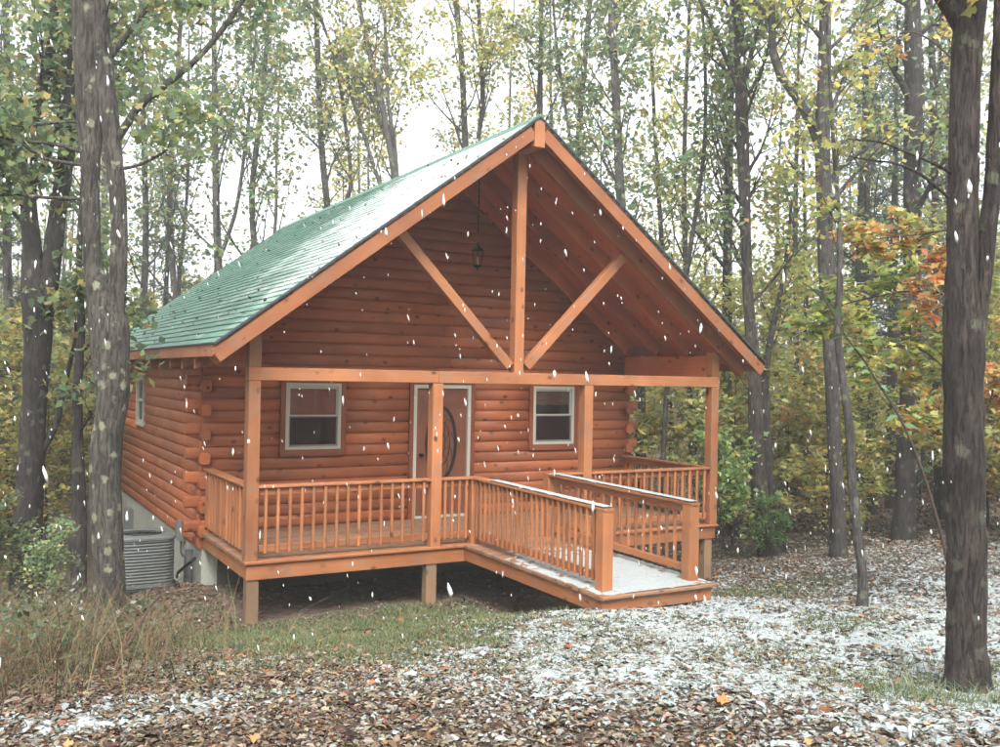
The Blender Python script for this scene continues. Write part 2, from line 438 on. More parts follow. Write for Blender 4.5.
def ground_mat():
    m, n, l, b = new_mat('forest_floor')
    tc = nd(n, 'ShaderNodeTexCoord')
    t = nd(n, 'ShaderNodeTexNoise', Scale=9.0, Detail=8.0, Roughness=.7); l.new(tc.outputs['Object'], t.inputs['Vector'])
    v = nd(n, 'ShaderNodeTexVoronoi', Scale=16.0); l.new(tc.outputs['Object'], v.inputs['Vector'])
    r = ramp(n, [(.30, (.060, .042, .032)), (.48, (.13, .088, .062)), (.60, (.19, .135, .10)), (.75, (.25, .19, .14))]); l.new(t.outputs[0], r.inputs[0])
    col = mixc(n, l, .35, r.outputs[0], v.outputs['Color'], 'MULTIPLY')
    t3 = nd(n, 'ShaderNodeTexNoise', Scale=.8, Detail=6.0); l.new(tc.outputs['Object'], t3.inputs['Vector'])
    r3 = ramp(n, [(.52, (0, 0, 0)), (.62, (1, 1, 1))]); l.new(t3.outputs[0], r3.inputs[0])
    col = mixc(n, l, mathn(n, l, 'MULTIPLY', r3.outputs[0], .4), col, (.10, .11, .05))
    l.new(col, b.inputs['Base Color']); b.inputs['Roughness'].default_value = .95
    bump(n, l, t.outputs[0], b, .8, .04)
    return m
ground = put('ground', np_mesh('ground', np.stack([GX, GY, GZ], -1).reshape(-1, 3), faces, True), ground_mat())
tag(ground, kind='structure')

# ------------------------------------------------------------------ the cabin
ZD = 0.80; W = 7.3; XC = 3.65; YW = 2.25; YB = 10.6
EAVE = (-.566, 3.383); SL = .7546
cabin = empty('log_cabin', (XC, 5.5, 0))
tag(cabin, 'reddish brown log cabin with green shingle roof, open front porch and timber ramp', 'cabin')
def roof_z(x): return EAVE[1] + SL*(min(x, 2*XC-x) - EAVE[0])

# foundation
M_FOUND_SHADE = plain('foundation_shade', (.10, .095, .085), .95, .3, 3.0, 0, .5, 40)  # darker front foundation: shade under the deck put into its colour
fb = MB(); fb.box((-.06, YW+.25, -1.6), (.16, YB, .562)); fb.box((W-.16, YW+.25, -1.6), (W+.06, YB, .562)); fb.box((.16, YB-.22, -1.6), (W-.16, YB, .562))
fb.box((-.06, YW+.03, -1.6), (.16, YW+.25, .562)); fb.build('foundation', M_FOUND, cabin)
MB().box((.16, YW+.05, -1.6), (W+.06, YW+.25, .562)).build('shaded_front_foundation', M_FOUND_SHADE, cabin)
MB().box((.0, YW+.1, .56), (W, YB-.1, .78)).build('floor', M_DARKIN, cabin)

# log profile: half-round face, flat back (local x along the log, -y outwards)
PITCH_L = 0.17
def log_prof(h, bulge=.024):
    p = [(.03, 0), (.03, h)]
    for k in range(7):
        a = k/6
        p.append((-.004 - bulge*math.sin(math.pi*a)**.55, h*(1-a)*.988 + h*.006))
    return p
LOGS = {}
def log(p0, p1, h, parent, out):
    """one half-round log from p0 to p1 (bottom edge), face looking towards `out`"""
    p0 = Vector(p0); p1 = Vector(p1)
    if (p1-p0).cross(Vector((0, 0, 1))).dot(Vector(out)) < 0: p0, p1 = p1, p0
    x = (p1-p0).normalized(); z = Vector((0, 0, 1)); y = z.cross(x)
    M = Matrix(((x.x, y.x, z.x, p0.x), (x.y, y.y, z.y, p0.y), (x.z, y.z, z.z, p0.z), (0, 0, 0, 1)))
    key = (round((p1-p0).length, 3), round(h, 3))
    if key not in LOGS:
        me = MB().prism(log_prof(h), 0, key[0]).mesh('log')
        for p in me.polygons: p.use_smooth = len(p.vertices) == 4
        LOGS[key] = me
    return put('log', LOGS[key], M_LOG, parent, M)
STUB = {}
def stub(p0, p1, parent, mat=None):
    M, L = frame(p0, p1)
    key = round(L, 3)
    if key not in STUB:
        r = .083
        prof = []
        for k in range(20):
            c_, s_ = math.cos(2*math.pi*k/20), math.sin(2*math.pi*k/20); q_ = (abs(c_)**4+abs(s_)**4)**-.25
            prof.append((c_*q_*r*.86, s_*q_*r))
        mb = MB().prism(prof, 0, L-.008); mb2 = [(y*.93, z*.93) for y, z in prof]; mb.prism(mb2, L-.008, L)
        STUB[key] = mb.mesh('log_end')
    return put('log_end', STUB[key], mat or M_LOG, parent, M)

# front wall: backing with openings, half-round logs in front of it
OPEN = [(1.02, 1.99, 1.87, 2.975), (5.275, 6.23, 1.87, 2.975), (3.06, 4.215, .80, 2.975)]   # x0,x1,z0,z1 with casings
fwall = MB()
def wallquad(x0, x1, z0, z1): fwall.box((x0, YW+.032, z0), (x1, YW+.15, z1))
wallquad(-.05, 1.07, .56, 3.3); wallquad(1.07, 1.94, .56, 1.92); wallquad(1.07, 1.94, 2.925, 3.3); wallquad(1.94, 3.11, .56, 3.3)
wallquad(3.11, 4.165, 2.925, 3.3); wallquad(4.165, 5.325, .56, 3.3); wallquad(5.325, 6.18, .56, 1.92); wallquad(5.325, 6.18, 2.925, 3.3); wallquad(6.18, W+.05, .56, 3.3)
n = len(fwall.v)
for y in (YW+.032, YW+.15):
    fwall.v += [(-.05, y, 3.3), (W+.05, y, 3.3), (W+.05, y, roof_z(W+.05)-.25), (XC, y, roof_z(XC)-.25), (-.05, y, roof_z(-.05)-.25)]
fwall.f += [(n, n+1, n+2, n+3, n+4), (n+9, n+8, n+7, n+6, n+5)]
front_wall = fwall.build('front_wall', M_LOG, cabin)
row = 0; z = .80
while z < 6.2:
    h = PITCH_L
    def xl(zz): return max(-.09, (zz - EAVE[1] + .24)/SL + EAVE[0])
    a, b = xl(z+h*.75), 2*XC-xl(z+h*.75)
    if b-a < .3: break
    segs = [(a, b)]
    for (x0, x1, z0, z1) in OPEN:
        if z+h > z0+.02 and z < z1-.02:
            ns = []
            for s0, s1 in segs:
                if x1 <= s0 or x0 >= s1: ns.append((s0, s1)); continue
                if x0 > s0: ns.append((s0, x0))
                if x1 < s1: ns.append((x1, s1))
            segs = ns
    # butt joints here and there
    out = []
    for s0, s1 in segs:
        if s1-s0 > 4.5:
            j = s0 + (s1-s0)*random.uniform(.35, .65); out += [(s0, j-.002), (j+.002, s1)]
        else: out.append((s0, s1))
    for s0, s1 in out:
        log((s0, YW, z), (s1, YW, z), h, front_wall, (0, -1, 0))
    if row % 2 == 0 and z < 3.2:                       # log ends crossing at the two front corners
        stub((-.06, YW+.08, z+.085), (-.31, YW+.08, z+.085), front_wall)
        stub((W+.06, YW+.08, z+.085), (W+.30, YW+.08, z+.085), front_wall)
    row += 1; z += h

# side walls
for side, X, out in ((0, -.09, (-1, 0, 0)), (1, W+.09, (1, 0, 0))):
    sw = MB()
    sx = -1 if side == 0 else 1
    a, b = sorted((X-sx*.032, X-sx*.15))
    WY0, WY1, WZ0, WZ1 = 6.95, 7.62, 2.08, 2.93
    sw.box((a, YW+.16, .56), (b, WY0, 3.55)); sw.box((a, WY0, .56), (b, WY1, WZ0)); sw.box((a, WY0, WZ1), (b, WY1, 3.55)); sw.box((a, WY1, .56), (b, YB, 3.55))
    swall = sw.build('side_wall', M_LOG, cabin)
    z = .56; row = 0
    while z < 3.45:
        segs = [(YW+.02, YB)]
        if z+PITCH_L > WZ0-.05 and z < WZ1+.03: segs = [(YW+.02, WY0-.06), (WY1+.06, YB)]
        for s0, s1 in segs:
            log((X, s0, z), (X, s1, z), PITCH_L, swall, out)
        if row % 2 == 1:
            stub((X-sx*.03, YW+.1, z+.085), (X-sx*.03, YW-.09, z+.085), swall)
        z += PITCH_L; row += 1
    win = MB().box((min(X-sx*.03, X+sx*.035), WY0-.055, WZ0-.05), (max(X-sx*.03, X+sx*.035), WY1+.055, WZ1+.05))
    # casing ring
    cs = MB(); x0, x1 = sorted((X-sx*.03, X+sx*.055))
    cs.box((x0, WY0-.055, WZ0-.055), (x1, WY0, WZ1+.055)); cs.box((x0, WY1, WZ0-.055), (x1, WY1+.055, WZ1+.055)); cs.box((x0, WY0, WZ1), (x1, WY1, WZ1+.055)); cs.box((x0, WY0, WZ0-.055), (x1, WY1, WZ0))
    wo = cs.build('window', M_FRAME, cabin)
    sh = MB(); x0, x1 = sorted((X-sx*.02, X+sx*.03))
    for zz in (WZ0, (WZ0+WZ1)/2-.025, WZ1-.05): sh.box((x0, WY0+.05, zz), (x1, WY1-.05, zz+.05))
    sh.box((x0, WY0, WZ0), (x1, WY0+.05, WZ1)); sh.box((x0, WY1-.05, WZ0), (x1, WY1, WZ1))
    sh.build('sash', M_FRAME, wo)
    MB().box((min(X, X+sx*.006), WY0+.05, WZ0+.05), (max(X, X+sx*.006), WY1-.05, WZ1-.05)).build('pane', M_GLASS, wo)
bw = MB().box((-.06, YB-.15, .57), (W+.06, YB-.01, 3.5)); n = len(bw.v)
bw.v += [(-.06, YB-.02, 3.5), (W+.06, YB-.02, 3.5), (XC, YB-.02, roof_z(XC)-.25)]; bw.f += [(n, n+1, n+2)]
bw.build('back_wall', M_LOG, cabin)

# front windows: brown casing, pale double-hung frame, screen over the lower half
def front_window(x0, x1, z0, z1, reflection_slats):
    y = YW
    cs = MB(); c = .075
    cs.box((x0-c, y-.056, z0-c-.02), (x0-.001, y+.03, z1+c*.7)); cs.box((x1+.001, y-.056, z0-c-.02), (x1+c, y+.03, z1+c*.7))
    cs.box((x0-.001, y-.054, z1+.001), (x1+.001, y+.03, z1+c*.7)); cs.box((x0-.001, y-.062, z0-c-.02), (x1+.001, y+.03, z0-.001))
    o = cs.build('window', M_TRIM, cabin)
    fr = MB(); f_ = .05
    fr.box((x0, y-.052, z0), (x0+f_, y+.05, z1)); fr.box((x1-f_, y-.052, z0), (x1, y+.05, z1)); fr.box((x0+f_, y-.052, z1-f_), (x1-f_, y+.05, z1)); fr.box((x0+f_, y-.052, z0), (x1-f_, y+.05, z0+f_*.8))
    fr.build('frame', M_FRAME, o)
    zm = z0 + (z1-z0)*.50
    ss = MB()
    for (a, b, yy) in ((z0+f_*.8, zm+.02, -.036), (zm-.02, z1-f_, -.018)):
        q = .022
        ss.box((x0+f_, y+yy, a), (x0+f_+q, y+yy+.03, b)); ss.box((x1-f_-q, y+yy, a), (x1-f_, y+yy+.03, b))
        ss.box((x0+f_+q, y+yy, a), (x1-f_-q, y+yy+.03, a+.03)); ss.box((x0+f_+q, y+yy, b-.035), (x1-f_-q, y+yy+.03, b))
    ss.build('sash', M_FRAME, o)
    MB().box((x0+f_+.02, y-.024, z0+.06), (x1-f_-.02, y-.020, zm-.01)).build('pane', M_GLASS, o)
    MB().box((x0+f_+.02, y-.006, zm+.01), (x1-f_-.02, y-.002, z1-f_-.03)).build('pane', M_GLASS, o)
    MB().box((x0+f_, y-.047, z0+.042), (x1-f_, y-.044, zm+.005)).build('insect_screen', M_SCREEN, o)
    bl = MB()  # slats added behind the glass, coloured like the reflection in the panes
    k = 0; zz = z1-.05
    while zz > (z0+.06 if reflection_slats else zm+.2): bl.box((x0+.055, y+.03, zz-.045), (x1-.055, y+.034+.004*(k % 2), zz-.002)); zz -= .045; k += 1
    bl.build('reflection_slats', M_REFLECT_RED if reflection_slats else M_REFLECT_DARK, o)
    return o
w1 = front_window(1.0816, 1.931, 1.932, 2.914, True)
w2 = front_window(5.337, 6.169, 1.932, 2.914, False)

# front door
dx0, dx1, dz1 = 3.13, 4.145, 2.914
dr = MB(); y = YW
dr.box((dx0-.07, y-.056, .80), (dx0-.001, y+.03, dz1+.06)); dr.box((dx1+.001, y-.056, .80), (dx1+.07, y+.03, dz1+.06)); dr.box((dx0-.001, y-.056, dz1+.001), (dx1+.001, y+.03, dz1+.06))
door = dr.build('door', M_TRIM, cabin)
jb = MB(); jb.box((dx0, y-.050, .805), (dx0+.055, y+.10, dz1)); jb.box((dx1-.055, y-.050, .805), (dx1, y+.10, dz1)); jb.box((dx0+.055, y-.050, dz1-.055), (dx1-.055, y+.10, dz1)); jb.box((dx0+.055, y-.06, .805), (dx1-.055, y+.10, .84))
jb.build('door_frame', M_FRAME, door)
lf = MB(); lf.box((dx0+.058, y+.0, .843), (dx1-.058, y+.045, dz1-.058))
for (a, b, c, d) in ((.14, .42, .93, 1.28), (.52, .80, .93, 1.28), (.14, .80, 2.60, 2.74)):
    lf.box((dx0+.04+a, y-.012, c), (dx0+.04+b, y+.002, d))
leaf_o = lf.build('door_leaf', M_DOOR, door)
ov = MB(); cx, cz, ra, rb = (dx0+dx1)/2, 1.98, .235, .55
def oval(mb, r0a, r0b, r1a, r1b, y0, y1, seg=32):
    n = len(mb.v)
    for k in range(seg):
        a = 2*math.pi*k/seg
        for (A, B, yy) in ((r0a, r0b, y0), (r1a, r1b, y0), (r1a, r1b, y1), (r0a, r0b, y1)):
            mb.v.append((cx+A*math.cos(a), yy, cz+B*math.sin(a)))
    for k in range(seg):
        j = (k+1) % seg
        for q in range(4): mb.f.append((n+4*k+q, n+4*j+q, n+4*j+(q+1) % 4, n+4*k+(q+1) % 4))
oval(ov, ra, rb, ra+.045, rb+.045, y-.022, y+.01)
ov.build('oval_frame', M_LEAD, door)
gl = MB(); n = 0
for k in range(32):
    a = 2*math.pi*k/32; gl.v.append((cx+ra*math.cos(a), y-.006, cz+rb*math.sin(a)))
gl.f.append(tuple(range(32))[::-1]); gl.build('oval_pane', M_GLASS, door)
ld = MB()
oval(ld, ra*.62, rb*.62, ra*.62+.012, rb*.62+.012, y-.014, y-.008)
oval(ld, ra*.25, rb*.3, ra*.25+.012, rb*.3+.012, y-.014, y-.008)
for k in range(10):
    a = 2*math.pi*k/10
    pts = [(cx+ra*(.27+.72*t)*math.cos(a+.5*math.sin(3*t)), y-.011, cz+rb*(.32+.67*t)*math.sin(a+.5*math.sin(3*t))) for t in (0, .25, .5, .75, 1)]
    ld.tube(pts, [.006]*5, 4)
ld.build('leaded_tracery', M_LEAD, door)
hd = MB().lathe([(.0, 0), (.03, .002), (.012, .012), (.012, .04), (.032, .05), (.034, .07), (.0, .085)], seg=14)
hd.build('door_handle', M_BLACK, door, Matrix.Translation((dx0+.15, y-.001, 1.80)) @ Matrix.Rotation(math.radians(90), 4, 'X'), True)

# ---- roof
roof_y0, roof_y1 = -.50, 11.0
cosr = 1/math.sqrt(1+SL*SL)
def slope_pt(x, y, off):                # off: perpendicular distance below the shingle surface (negative = above)
    s = 1 if x <= XC else -1
    return Vector((x + s*off*SL*cosr, y, roof_z(x) - off*cosr))
rf = MB()
for s in (0, 1):
    n = len(rf.v)
    for yy in (roof_y0+.02, roof_y1):
        for (x, o) in ((EAVE[0], .012), (XC, .012), (XC, .035), (EAVE[0], .035)):
            p = slope_pt(x, yy, 0); px, pz = p.x, p.z - o/cosr
            rf.v.append((px if s == 0 else 2*XC-px, yy, pz))
    rf.f += [(n, n+1, n+5, n+4), (n+3, n+7, n+6, n+2), (n, n+4, n+7, n+3), (n, n+3, n+2, n+1), (n+4, n+5, n+6, n+7)]
roof = rf.build('roof', M_CEIL, cabin)
# shingle courses: every tab a thin slab of its own
sv = []; sf = []; st = []
SLOPE_L = (XC-EAVE[0])/cosr; EXPO = .142; NC = int(SLOPE_L/EXPO)+1
for s in (0, 1):
    for c in range(NC):
        d0 = -.02 + c*EXPO; d1 = min(d0+EXPO*1.25, SLOPE_L)
        yy = roof_y0-.03 - (c % 2)*.16
        while yy < roof_y1+.02:
            wdt = .325; ya, yb = max(yy, roof_y0-.03), min(yy+wdt-.006, roof_y1+.03)
            yy += wdt
            if yb-ya < .03: continue
            t0 = .017 + random.uniform(0, .006); t1 = .001
            n = len(sv); jit = random.uniform(-.006, .006)
            for (d, tt) in ((d0+jit, t0), (d1, t1)):
                for q in (ya, yb):
                    for e in (tt, tt-.014 if d == d1 else -.004):
                        x = EAVE[0] + d*cosr; zz = EAVE[1] + d*SL*cosr
                        X = x - e*SL*cosr; Z = zz + e*cosr - .006
                        sv.append((X if s == 0 else 2*XC-X, q, Z))
            f = [(n, n+4, n+6, n+2), (n, n+2, n+3, n+1), (n, n+1, n+5, n+4), (n+2, n+6, n+7, n+3)]
            sf += f; st += [random.random()]*8
me = bpy.data.meshes.new('shingles'); me.from_pydata(sv, [], sf); me.update()
a = me.attributes.new('tint', 'FLOAT', 'POINT'); a.data.foreach_set('value', st)
o = put('shingles', me, M_SHINGLE, roof); tag(o, kind='stuff')
# ridge cap pieces
yy = roof_y0-.03; capm = None
while yy < roof_y1:
    if capm is None:
        mb = MB(); n = 0; q = .15
        for y_ in (0, .30):
            for (dx, dz) in ((-q, -q*SL+.016), (0, .024), (q, -q*SL+.016)): mb.v.append((dx, y_, dz + (.012 if y_ == 0 else 0)))
            for (dx, dz) in ((-q, -q*SL), (0, .004), (q, -q*SL)): mb.v.append((dx, y_, dz))
        mb.f = [(0, 1, 7, 6), (1, 2, 8, 7), (0, 3, 4, 1), (1, 4, 5, 2), (6, 7, 10, 9), (7, 8, 11, 10), (0, 6, 9, 3), (2, 5, 11, 8)]
        capm = mb.mesh('ridge_cap')
        a = capm.attributes.new('tint', 'FLOAT', 'POINT'); a.data.foreach_set('value', [.5]*len(capm.vertices))
    put('ridge_cap', capm, M_SHINGLE, roof, Matrix.Translation((XC, yy, roof_z(XC)+.004))); yy += .24
# ridge beam
beam('ridge_beam', (XC, roof_y0-.035, 6.34), (XC, YW, 6.34), .16, .36, M_TIMBER, cabin)
# rake fascia boards, drip edge and rafters
def slope_beam(name, y, off0, off1, wid, mat, parent, xs=EAVE[0], xe=XC-.085, left=True):
    om = (off0+off1)/2
    a, b = Vector((xs, y, roof_z(xs) - om/cosr)), Vector((xe, y, roof_z(xe) - om/cosr))
    if not left: a.x, b.x = 2*XC-a.x, 2*XC-b.x
    return beam(name, a, b, wid, off1-off0, mat, parent, (0, 0, 1))
for L_ in (True, False):
    slope_beam('rake_board', roof_y0-.002, .036, .205, .036, M_FASCIA, cabin, EAVE[0]-.0, XC-.082, L_)
    slope_beam('drip_edge', roof_y0-.034, -.020, .012, .03, M_FELT, cabin, EAVE[0]-.03, XC-.01, L_)
    yy = -.1; k = 0
    while yy < YB:
        slope_beam('rafter', yy, .040, .255, .085 if yy > 0 else .1, M_CEIL if 0 < yy < YW else M_FASCIA, cabin, -.08 if yy > 0 else EAVE[0]+.03, XC-.085 if yy < YW else EAVE[0]+.9, L_)
        yy += .78
    # rafter tails under the eave
    tail = MB(); n = 0
    xt = [EAVE[0]+.02, -.10, -.10, EAVE[0]+.02]; zt_ = [3.085, 3.30, 3.52, 3.20]
    for yy_ in (-.036, .036):
        for a_, b_ in zip(xt, zt_): tail.v.append((a_ if L_ else 2*XC-a_, yy_, b_))
    tail.f = [(0, 1, 2, 3), (7, 6, 5, 4), (0, 4, 5, 1), (1, 5, 6, 2), (2, 6, 7, 3), (3, 7, 4, 0)]
    tail = tail.mesh('rafter_tail'); yy = .68
    while yy < YB:
        put('rafter_tail', tail, M_FASCIA, cabin, Matrix.Translation((0, yy, 0))); yy += .78
    # eave fascia
    X = EAVE[0]-.008 if L_ else 2*XC-EAVE[0]+.008
    beam('eave_board', (X, roof_y0+.02, EAVE[1]-.085), (X, roof_y1, EAVE[1]-.085), .034, .145, M_FASCIA, cabin)
    X = EAVE[0]-.03 if L_ else 2*XC-EAVE[0]+.03
    beam('drip_edge', (X, roof_y0, EAVE[1]-.006), (X, roof_y1, EAVE[1]-.006), .03, .022, M_FELT, cabin)

# ---- porch frame
PX = [0, W/3, 2*W/3, W]
for i, x in enumerate(PX):
    beam('porch_post', (x, 0, ZD+.001), (x, 0, 2.958), .15, .15, M_TIMBER, cabin)
for i in range(3):
    a = PX[i]-.075 if i == 0 else PX[i]+.002; b = PX[i+1]-.002 if i < 2 else PX[i+1]+.075
    beam('tie_beam', (a, 0, 3.04), (b, 0, 3.04), .155, .158, M_TIMBER, cabin)
for x in (PX[0], PX[3]):
    beam('upper_post', (x, .0, 3.122), (x, .0, roof_z(x)-.30), .15, .15, M_TIMBER, cabin)
    s = 1 if x == 0 else -1
    beam('side_plate', (x, .078, 3.29), (x, YW-.05, 3.29), .12, .33, M_CEIL, cabin)
beam('king_post', (XC+.02, 0, 3.122), (XC+.02, 0, 6.158), .15, .15, M_TIMBER, cabin)
beam('brace', (3.535, 0, 3.21), (1.87, 0, 4.90), .12, .135, M_TIMBER, cabin)
beam('brace', (3.805, 0, 3.21), (5.46, 0, 4.87), .12, .135, M_TIMBER, cabin)

# ---- porch deck
DXa, DXb = -.085, W+.085
deck = MB().box((DXa+.03, -.06, .575), (DXb-.03, -.02, .762)).build('porch_deck', M_TIMBER, cabin)     # front rim joist
beam('rim_joist', (DXa+.05, -.02, .67), (DXa+.05, YW+.02, .67), .04, .185, M_TIMBER, deck)
beam('rim_joist', (DXb-.05, -.02, .67), (DXb-.05, YW+.02, .67), .04, .185, M_TIMBER, deck)
for k in range(11):
    x = .5+k*.63
    beam('joist', (x, -.015, .67), (x, YW+.02, .67), .04, .18, M_RAWPOST, deck)
yy = -.10; k = 0
while yy < YW-.02:
    wdt = min(.137, YW-.008-yy)
    j = random.choice((.35, .5, .62))*W
    M_ = M_TIMBER if k == 0 else M_DECK
    beam('deck_board', (DXa, yy+wdt/2, .782+.0015*(k % 3)), (j-.002, yy+wdt/2, .782+.0015*(k % 3)), wdt, .036, M_, deck)
    beam('deck_board', (j+.002, yy+wdt/2, .782+.0015*(k % 3)), (DXb, yy+wdt/2, .782+.0015*(k % 3)), wdt, .036, M_, deck)
    yy += .143; k += 1
for x, y_ in ((.03, -.0+.03), (2.40, .03), (W-.06, .03), (4.85, .05)):
    beam('support_post', (x, y_, gz1(x, y_)-.3), (x, y_, .66), .15, .14, M_RAWPOST, cabin)

# ---- railings
BAL = .036
def railing(p0, p1, outv, start_gap=.02, end_gap=.02, n_bal=None, cap0=0.0, cap1=0.0, rail_h=.90):
    p0 = Vector(p0); p1 = Vector(p1); d = p1-p0; L = d.length; u = d/L; o = Vector(outv)
    r = empty('railing', tuple((p0+p1)/2), cabin)
    zc = Vector((0, 0, 1))
    beam('rail_cap', p0+zc*(rail_h-.017)-u*cap0, p1+zc*(rail_h-.017)+u*cap1, .14, .034, M_TIMBER, r)
    a, b = p0+u*start_gap, p1-u*end_gap
    beam('top_rail', a+zc*(rail_h-.081), b+zc*(rail_h-.081), .038, .088, M_FASCIA, r)
    beam('bottom_rail', a+zc*.135, b+zc*.135, .038, .088, M_TIMBER, r)
    n = n_bal or max(2, round((L-.1)/.152))
    for k in range(n):
        t = (k+.5)/n
        q = a.lerp(b, t) + o*(.019+BAL/2+.001)
        lean = random.uniform(-.004, .004)
        beam('baluster', q+zc*.085, q+zc*(rail_h-.036)+u*lean, BAL, BAL, M_TIMBER, r, tuple(u) if abs(u.z) < .5 else (0, 1, 0))
    return r
RX0, RX1, RYE, RZE = 3.04, 4.26, -2.98, -.035
PR = .0
railing((0, .075, ZD), (0, YW-.02, ZD), (-1, 0, 0), n_bal=13)
railing((.075, 0, ZD), (W/3-.075, 0, ZD), (0, -1, 0), n_bal=15)
railing((W/3+.075, 0, ZD), (RX0-.07, 0, ZD), (0, -1, 0), n_bal=4, cap1=.13)
railing((RX1+.07, 0, ZD), (W-.075, 0, ZD), (0, -1, 0), n_bal=19, cap0=.14)
railing((W, .075, ZD), (W, YW-.02, ZD), (1, 0, 0), n_bal=13)
rl = railing((RX0, -.07, ZD), (RX0, RYE+.07, ZD+RZE), (-1, 0, 0), n_bal=24, cap1=.15)
rr_ = railing((RX1, -.07, ZD), (RX1, RYE+.07, ZD+RZE), (1, 0, 0), n_bal=19, cap1=.15)
for x, y_, zz in ((RX0, 0, ZD), (RX1, 0, ZD), (RX0, RYE, ZD+RZE), (RX1, RYE, ZD+RZE)):
    beam('newel_post', (x, y_, zz+.002), (x, y_, zz+.864), .14, .14, M_TIMBER, cabin)

# ---- access ramp
RA0, RA1, RYT = RX0-.20, RX1+.17, -3.22
ramp_o = MB().box((RA0+.03, RYT+.03, .575), (RA1-.03, RYT+.07, .727)).build('ramp', M_TIMBER, cabin)   # end rim
for x in (RA0+.05, RA1-.05):
    beam('rim_joist', (x, -.062, .67), (x, RYT+.07, .65), .04, .17, M_TIMBER, ramp_o)
beam('joist', ((RA0+RA1)/2, -.07, .66), ((RA0+RA1)/2, RYT+.08, .64), .04, .16, M_RAWPOST, ramp_o)
k = 0; yy = -.105
while yy > RYT+.1:
    zz = .782 + RZE*(-yy/2.98)
    beam('deck_board', (RA0, yy-.069, zz), (RA1, yy-.069, zz-.001), .136, .036, M_DECK, ramp_o); yy -= .143
beam('deck_board', (RA0-.01, RYT+.055, .782+RZE-.003), (RA1+.01, RYT+.055, .782+RZE-.003), .12, .038, M_TIMBER, ramp_o)
for x in (RA1-.11,):
    beam('support_post', (x, -1.6, gz1(x, -1.6)-.3), (x, -1.6, .70), .13, .13, M_RAWPOST, ramp_o)

# thin snow lying on the ramp, on its rail caps and on the roof edges
def snow_sheet(name, x0, x1, y0, y1, zf, nxx, nyy, thr, scale, seed, thick, mask=None, parent=None):
    xs = np.linspace(x0, x1, nxx); ys = np.linspace(y0, y1, nyy); X, Y = np.meshgrid(xs, ys)
    n_ = fbm(X, Y, scale, seed) + (mask(X, Y) if mask else 0)
    t = np.clip((n_-thr)/.25, 0, 1)
    Z = zf(X, Y) + np.where(t > 0, thick*t**.6 + .002*vnoise(X, Y, 40, seed), -.008)
    idx = np.arange(nxx*nyy).reshape(nyy, nxx)
    keep = np.maximum.reduce([t[:-1, :-1], t[1:, :-1], t[:-1, 1:], t[1:, 1:]]) > 0
    q = np.stack([idx[:-1, :-1], idx[:-1, 1:], idx[1:, 1:], idx[1:, :-1]], -1)[keep]
    o = put(name, np_mesh(name, np.stack([X, Y, Z], -1).reshape(-1, 3), q, True), M_SNOW, parent)
    return o
o = snow_sheet('ramp_snow', RA0+.02, RA1-.02, RYT+.02, -.15, lambda X, Y: .8015+RZE*(-Y/2.98), 90, 180, .50, 11.0, 3, .007,
    lambda X, Y: np.clip((-Y-1.2)/2.2, -.45, .22) + np.where((X > RX0+.1) & (X < RX1-.05), .10, -.10))
tag(o, 'thin patchy snow lying on the boards of the ramp', 'snow', kind='stuff')
for nm, x, rng_ in (('rail_snow', RX0, .55), ('rail_snow', RX1, .15)):
    o = snow_sheet(nm, x-.066, x+.066, RYE-.06, -.08, lambda X, Y: ZD+.9002+RZE*(-(Y+.07)/2.84), 14, 160, .12, 6.0, 7, .016,
        lambda X, Y: np.clip((-Y-rng_)/.3, -.5, .25) - np.where(np.abs(X-x) > .058, .25, 0))
    tag(o, 'strip of snow on the cap of the ' + ('left' if x == RX0 else 'right') + ' ramp railing', 'snow', kind='stuff')

# ------------------------------------------------------------------ small things at the cabin
# air conditioner
acx, acy = -.80, 2.55; acz = gz1(acx, acy)+.05
ac = empty('air_conditioner', (acx, acy, acz)); T_ = Matrix.Translation((acx, acy, acz))
tag(ac, 'grey louvred air conditioner unit standing by the left wall of the cabin', 'air conditioner')
MB().box((-.45, -.45, -.3), (.45, .45, .05)).build('pad', M_ACDARK, ac, T_)
MB().lathe([(.33, .05), (.33, .70)], seg=40, power=5).build('coil', M_ACDARK, ac, T_)
lv = MB().lathe([(.375, .12), (.385, .13), (.385, .145), (.36, .155)], seg=40, power=5).mesh('louvre', True)
for k in range(14): put('louvre', lv, M_ACGREY, ac, T_ @ Matrix.Translation((0, 0, k*.042)))
bs = MB().lathe([(.36, .05), (.375, .06), (.375, .115), (.36, .12)], seg=40, power=5); bs.build('base_pan', M_ACGREY, ac, T_)
tp = MB(); n = 0; seg = 40
prof = [(.385, .70), (.40, .705), (.40, .735), (.385, .75), (.29, .758), (.28, .72)]
for r, z in prof:
    for i in range(seg):
        a = 2*math.pi*i/seg; c, d = math.cos(a), math.sin(a); pw = 5 if r > .3 else 2
        q = (abs(c)**pw+abs(d)**pw)**(-1/pw); tp.v.append((r*c*q, r*d*q, z))
for k in range(len(prof)-1):
    for i in range(seg):
        j = (i+1) % seg; tp.f.append((k*seg+i, k*seg+j, (k+1)*seg+j, (k+1)*seg+i))
tp.build('top_cover', M_ACGREY, ac, T_)
gd = MB()
for r in (.06, .12, .18, .24): gd.tube([(r*math.cos(a), r*math.sin(a), .752) for a in np.linspace(0, 2*math.pi, 25)], [.004]*25, 4)
for k in range(8):
    a = k*math.pi/4; gd.tube([(.04*math.cos(a), .04*math.sin(a), .752), (.29*math.cos(a), .29*math.sin(a), .750)], [.004]*2, 4)
gd.build('fan_guard', M_BLACK, ac, T_)

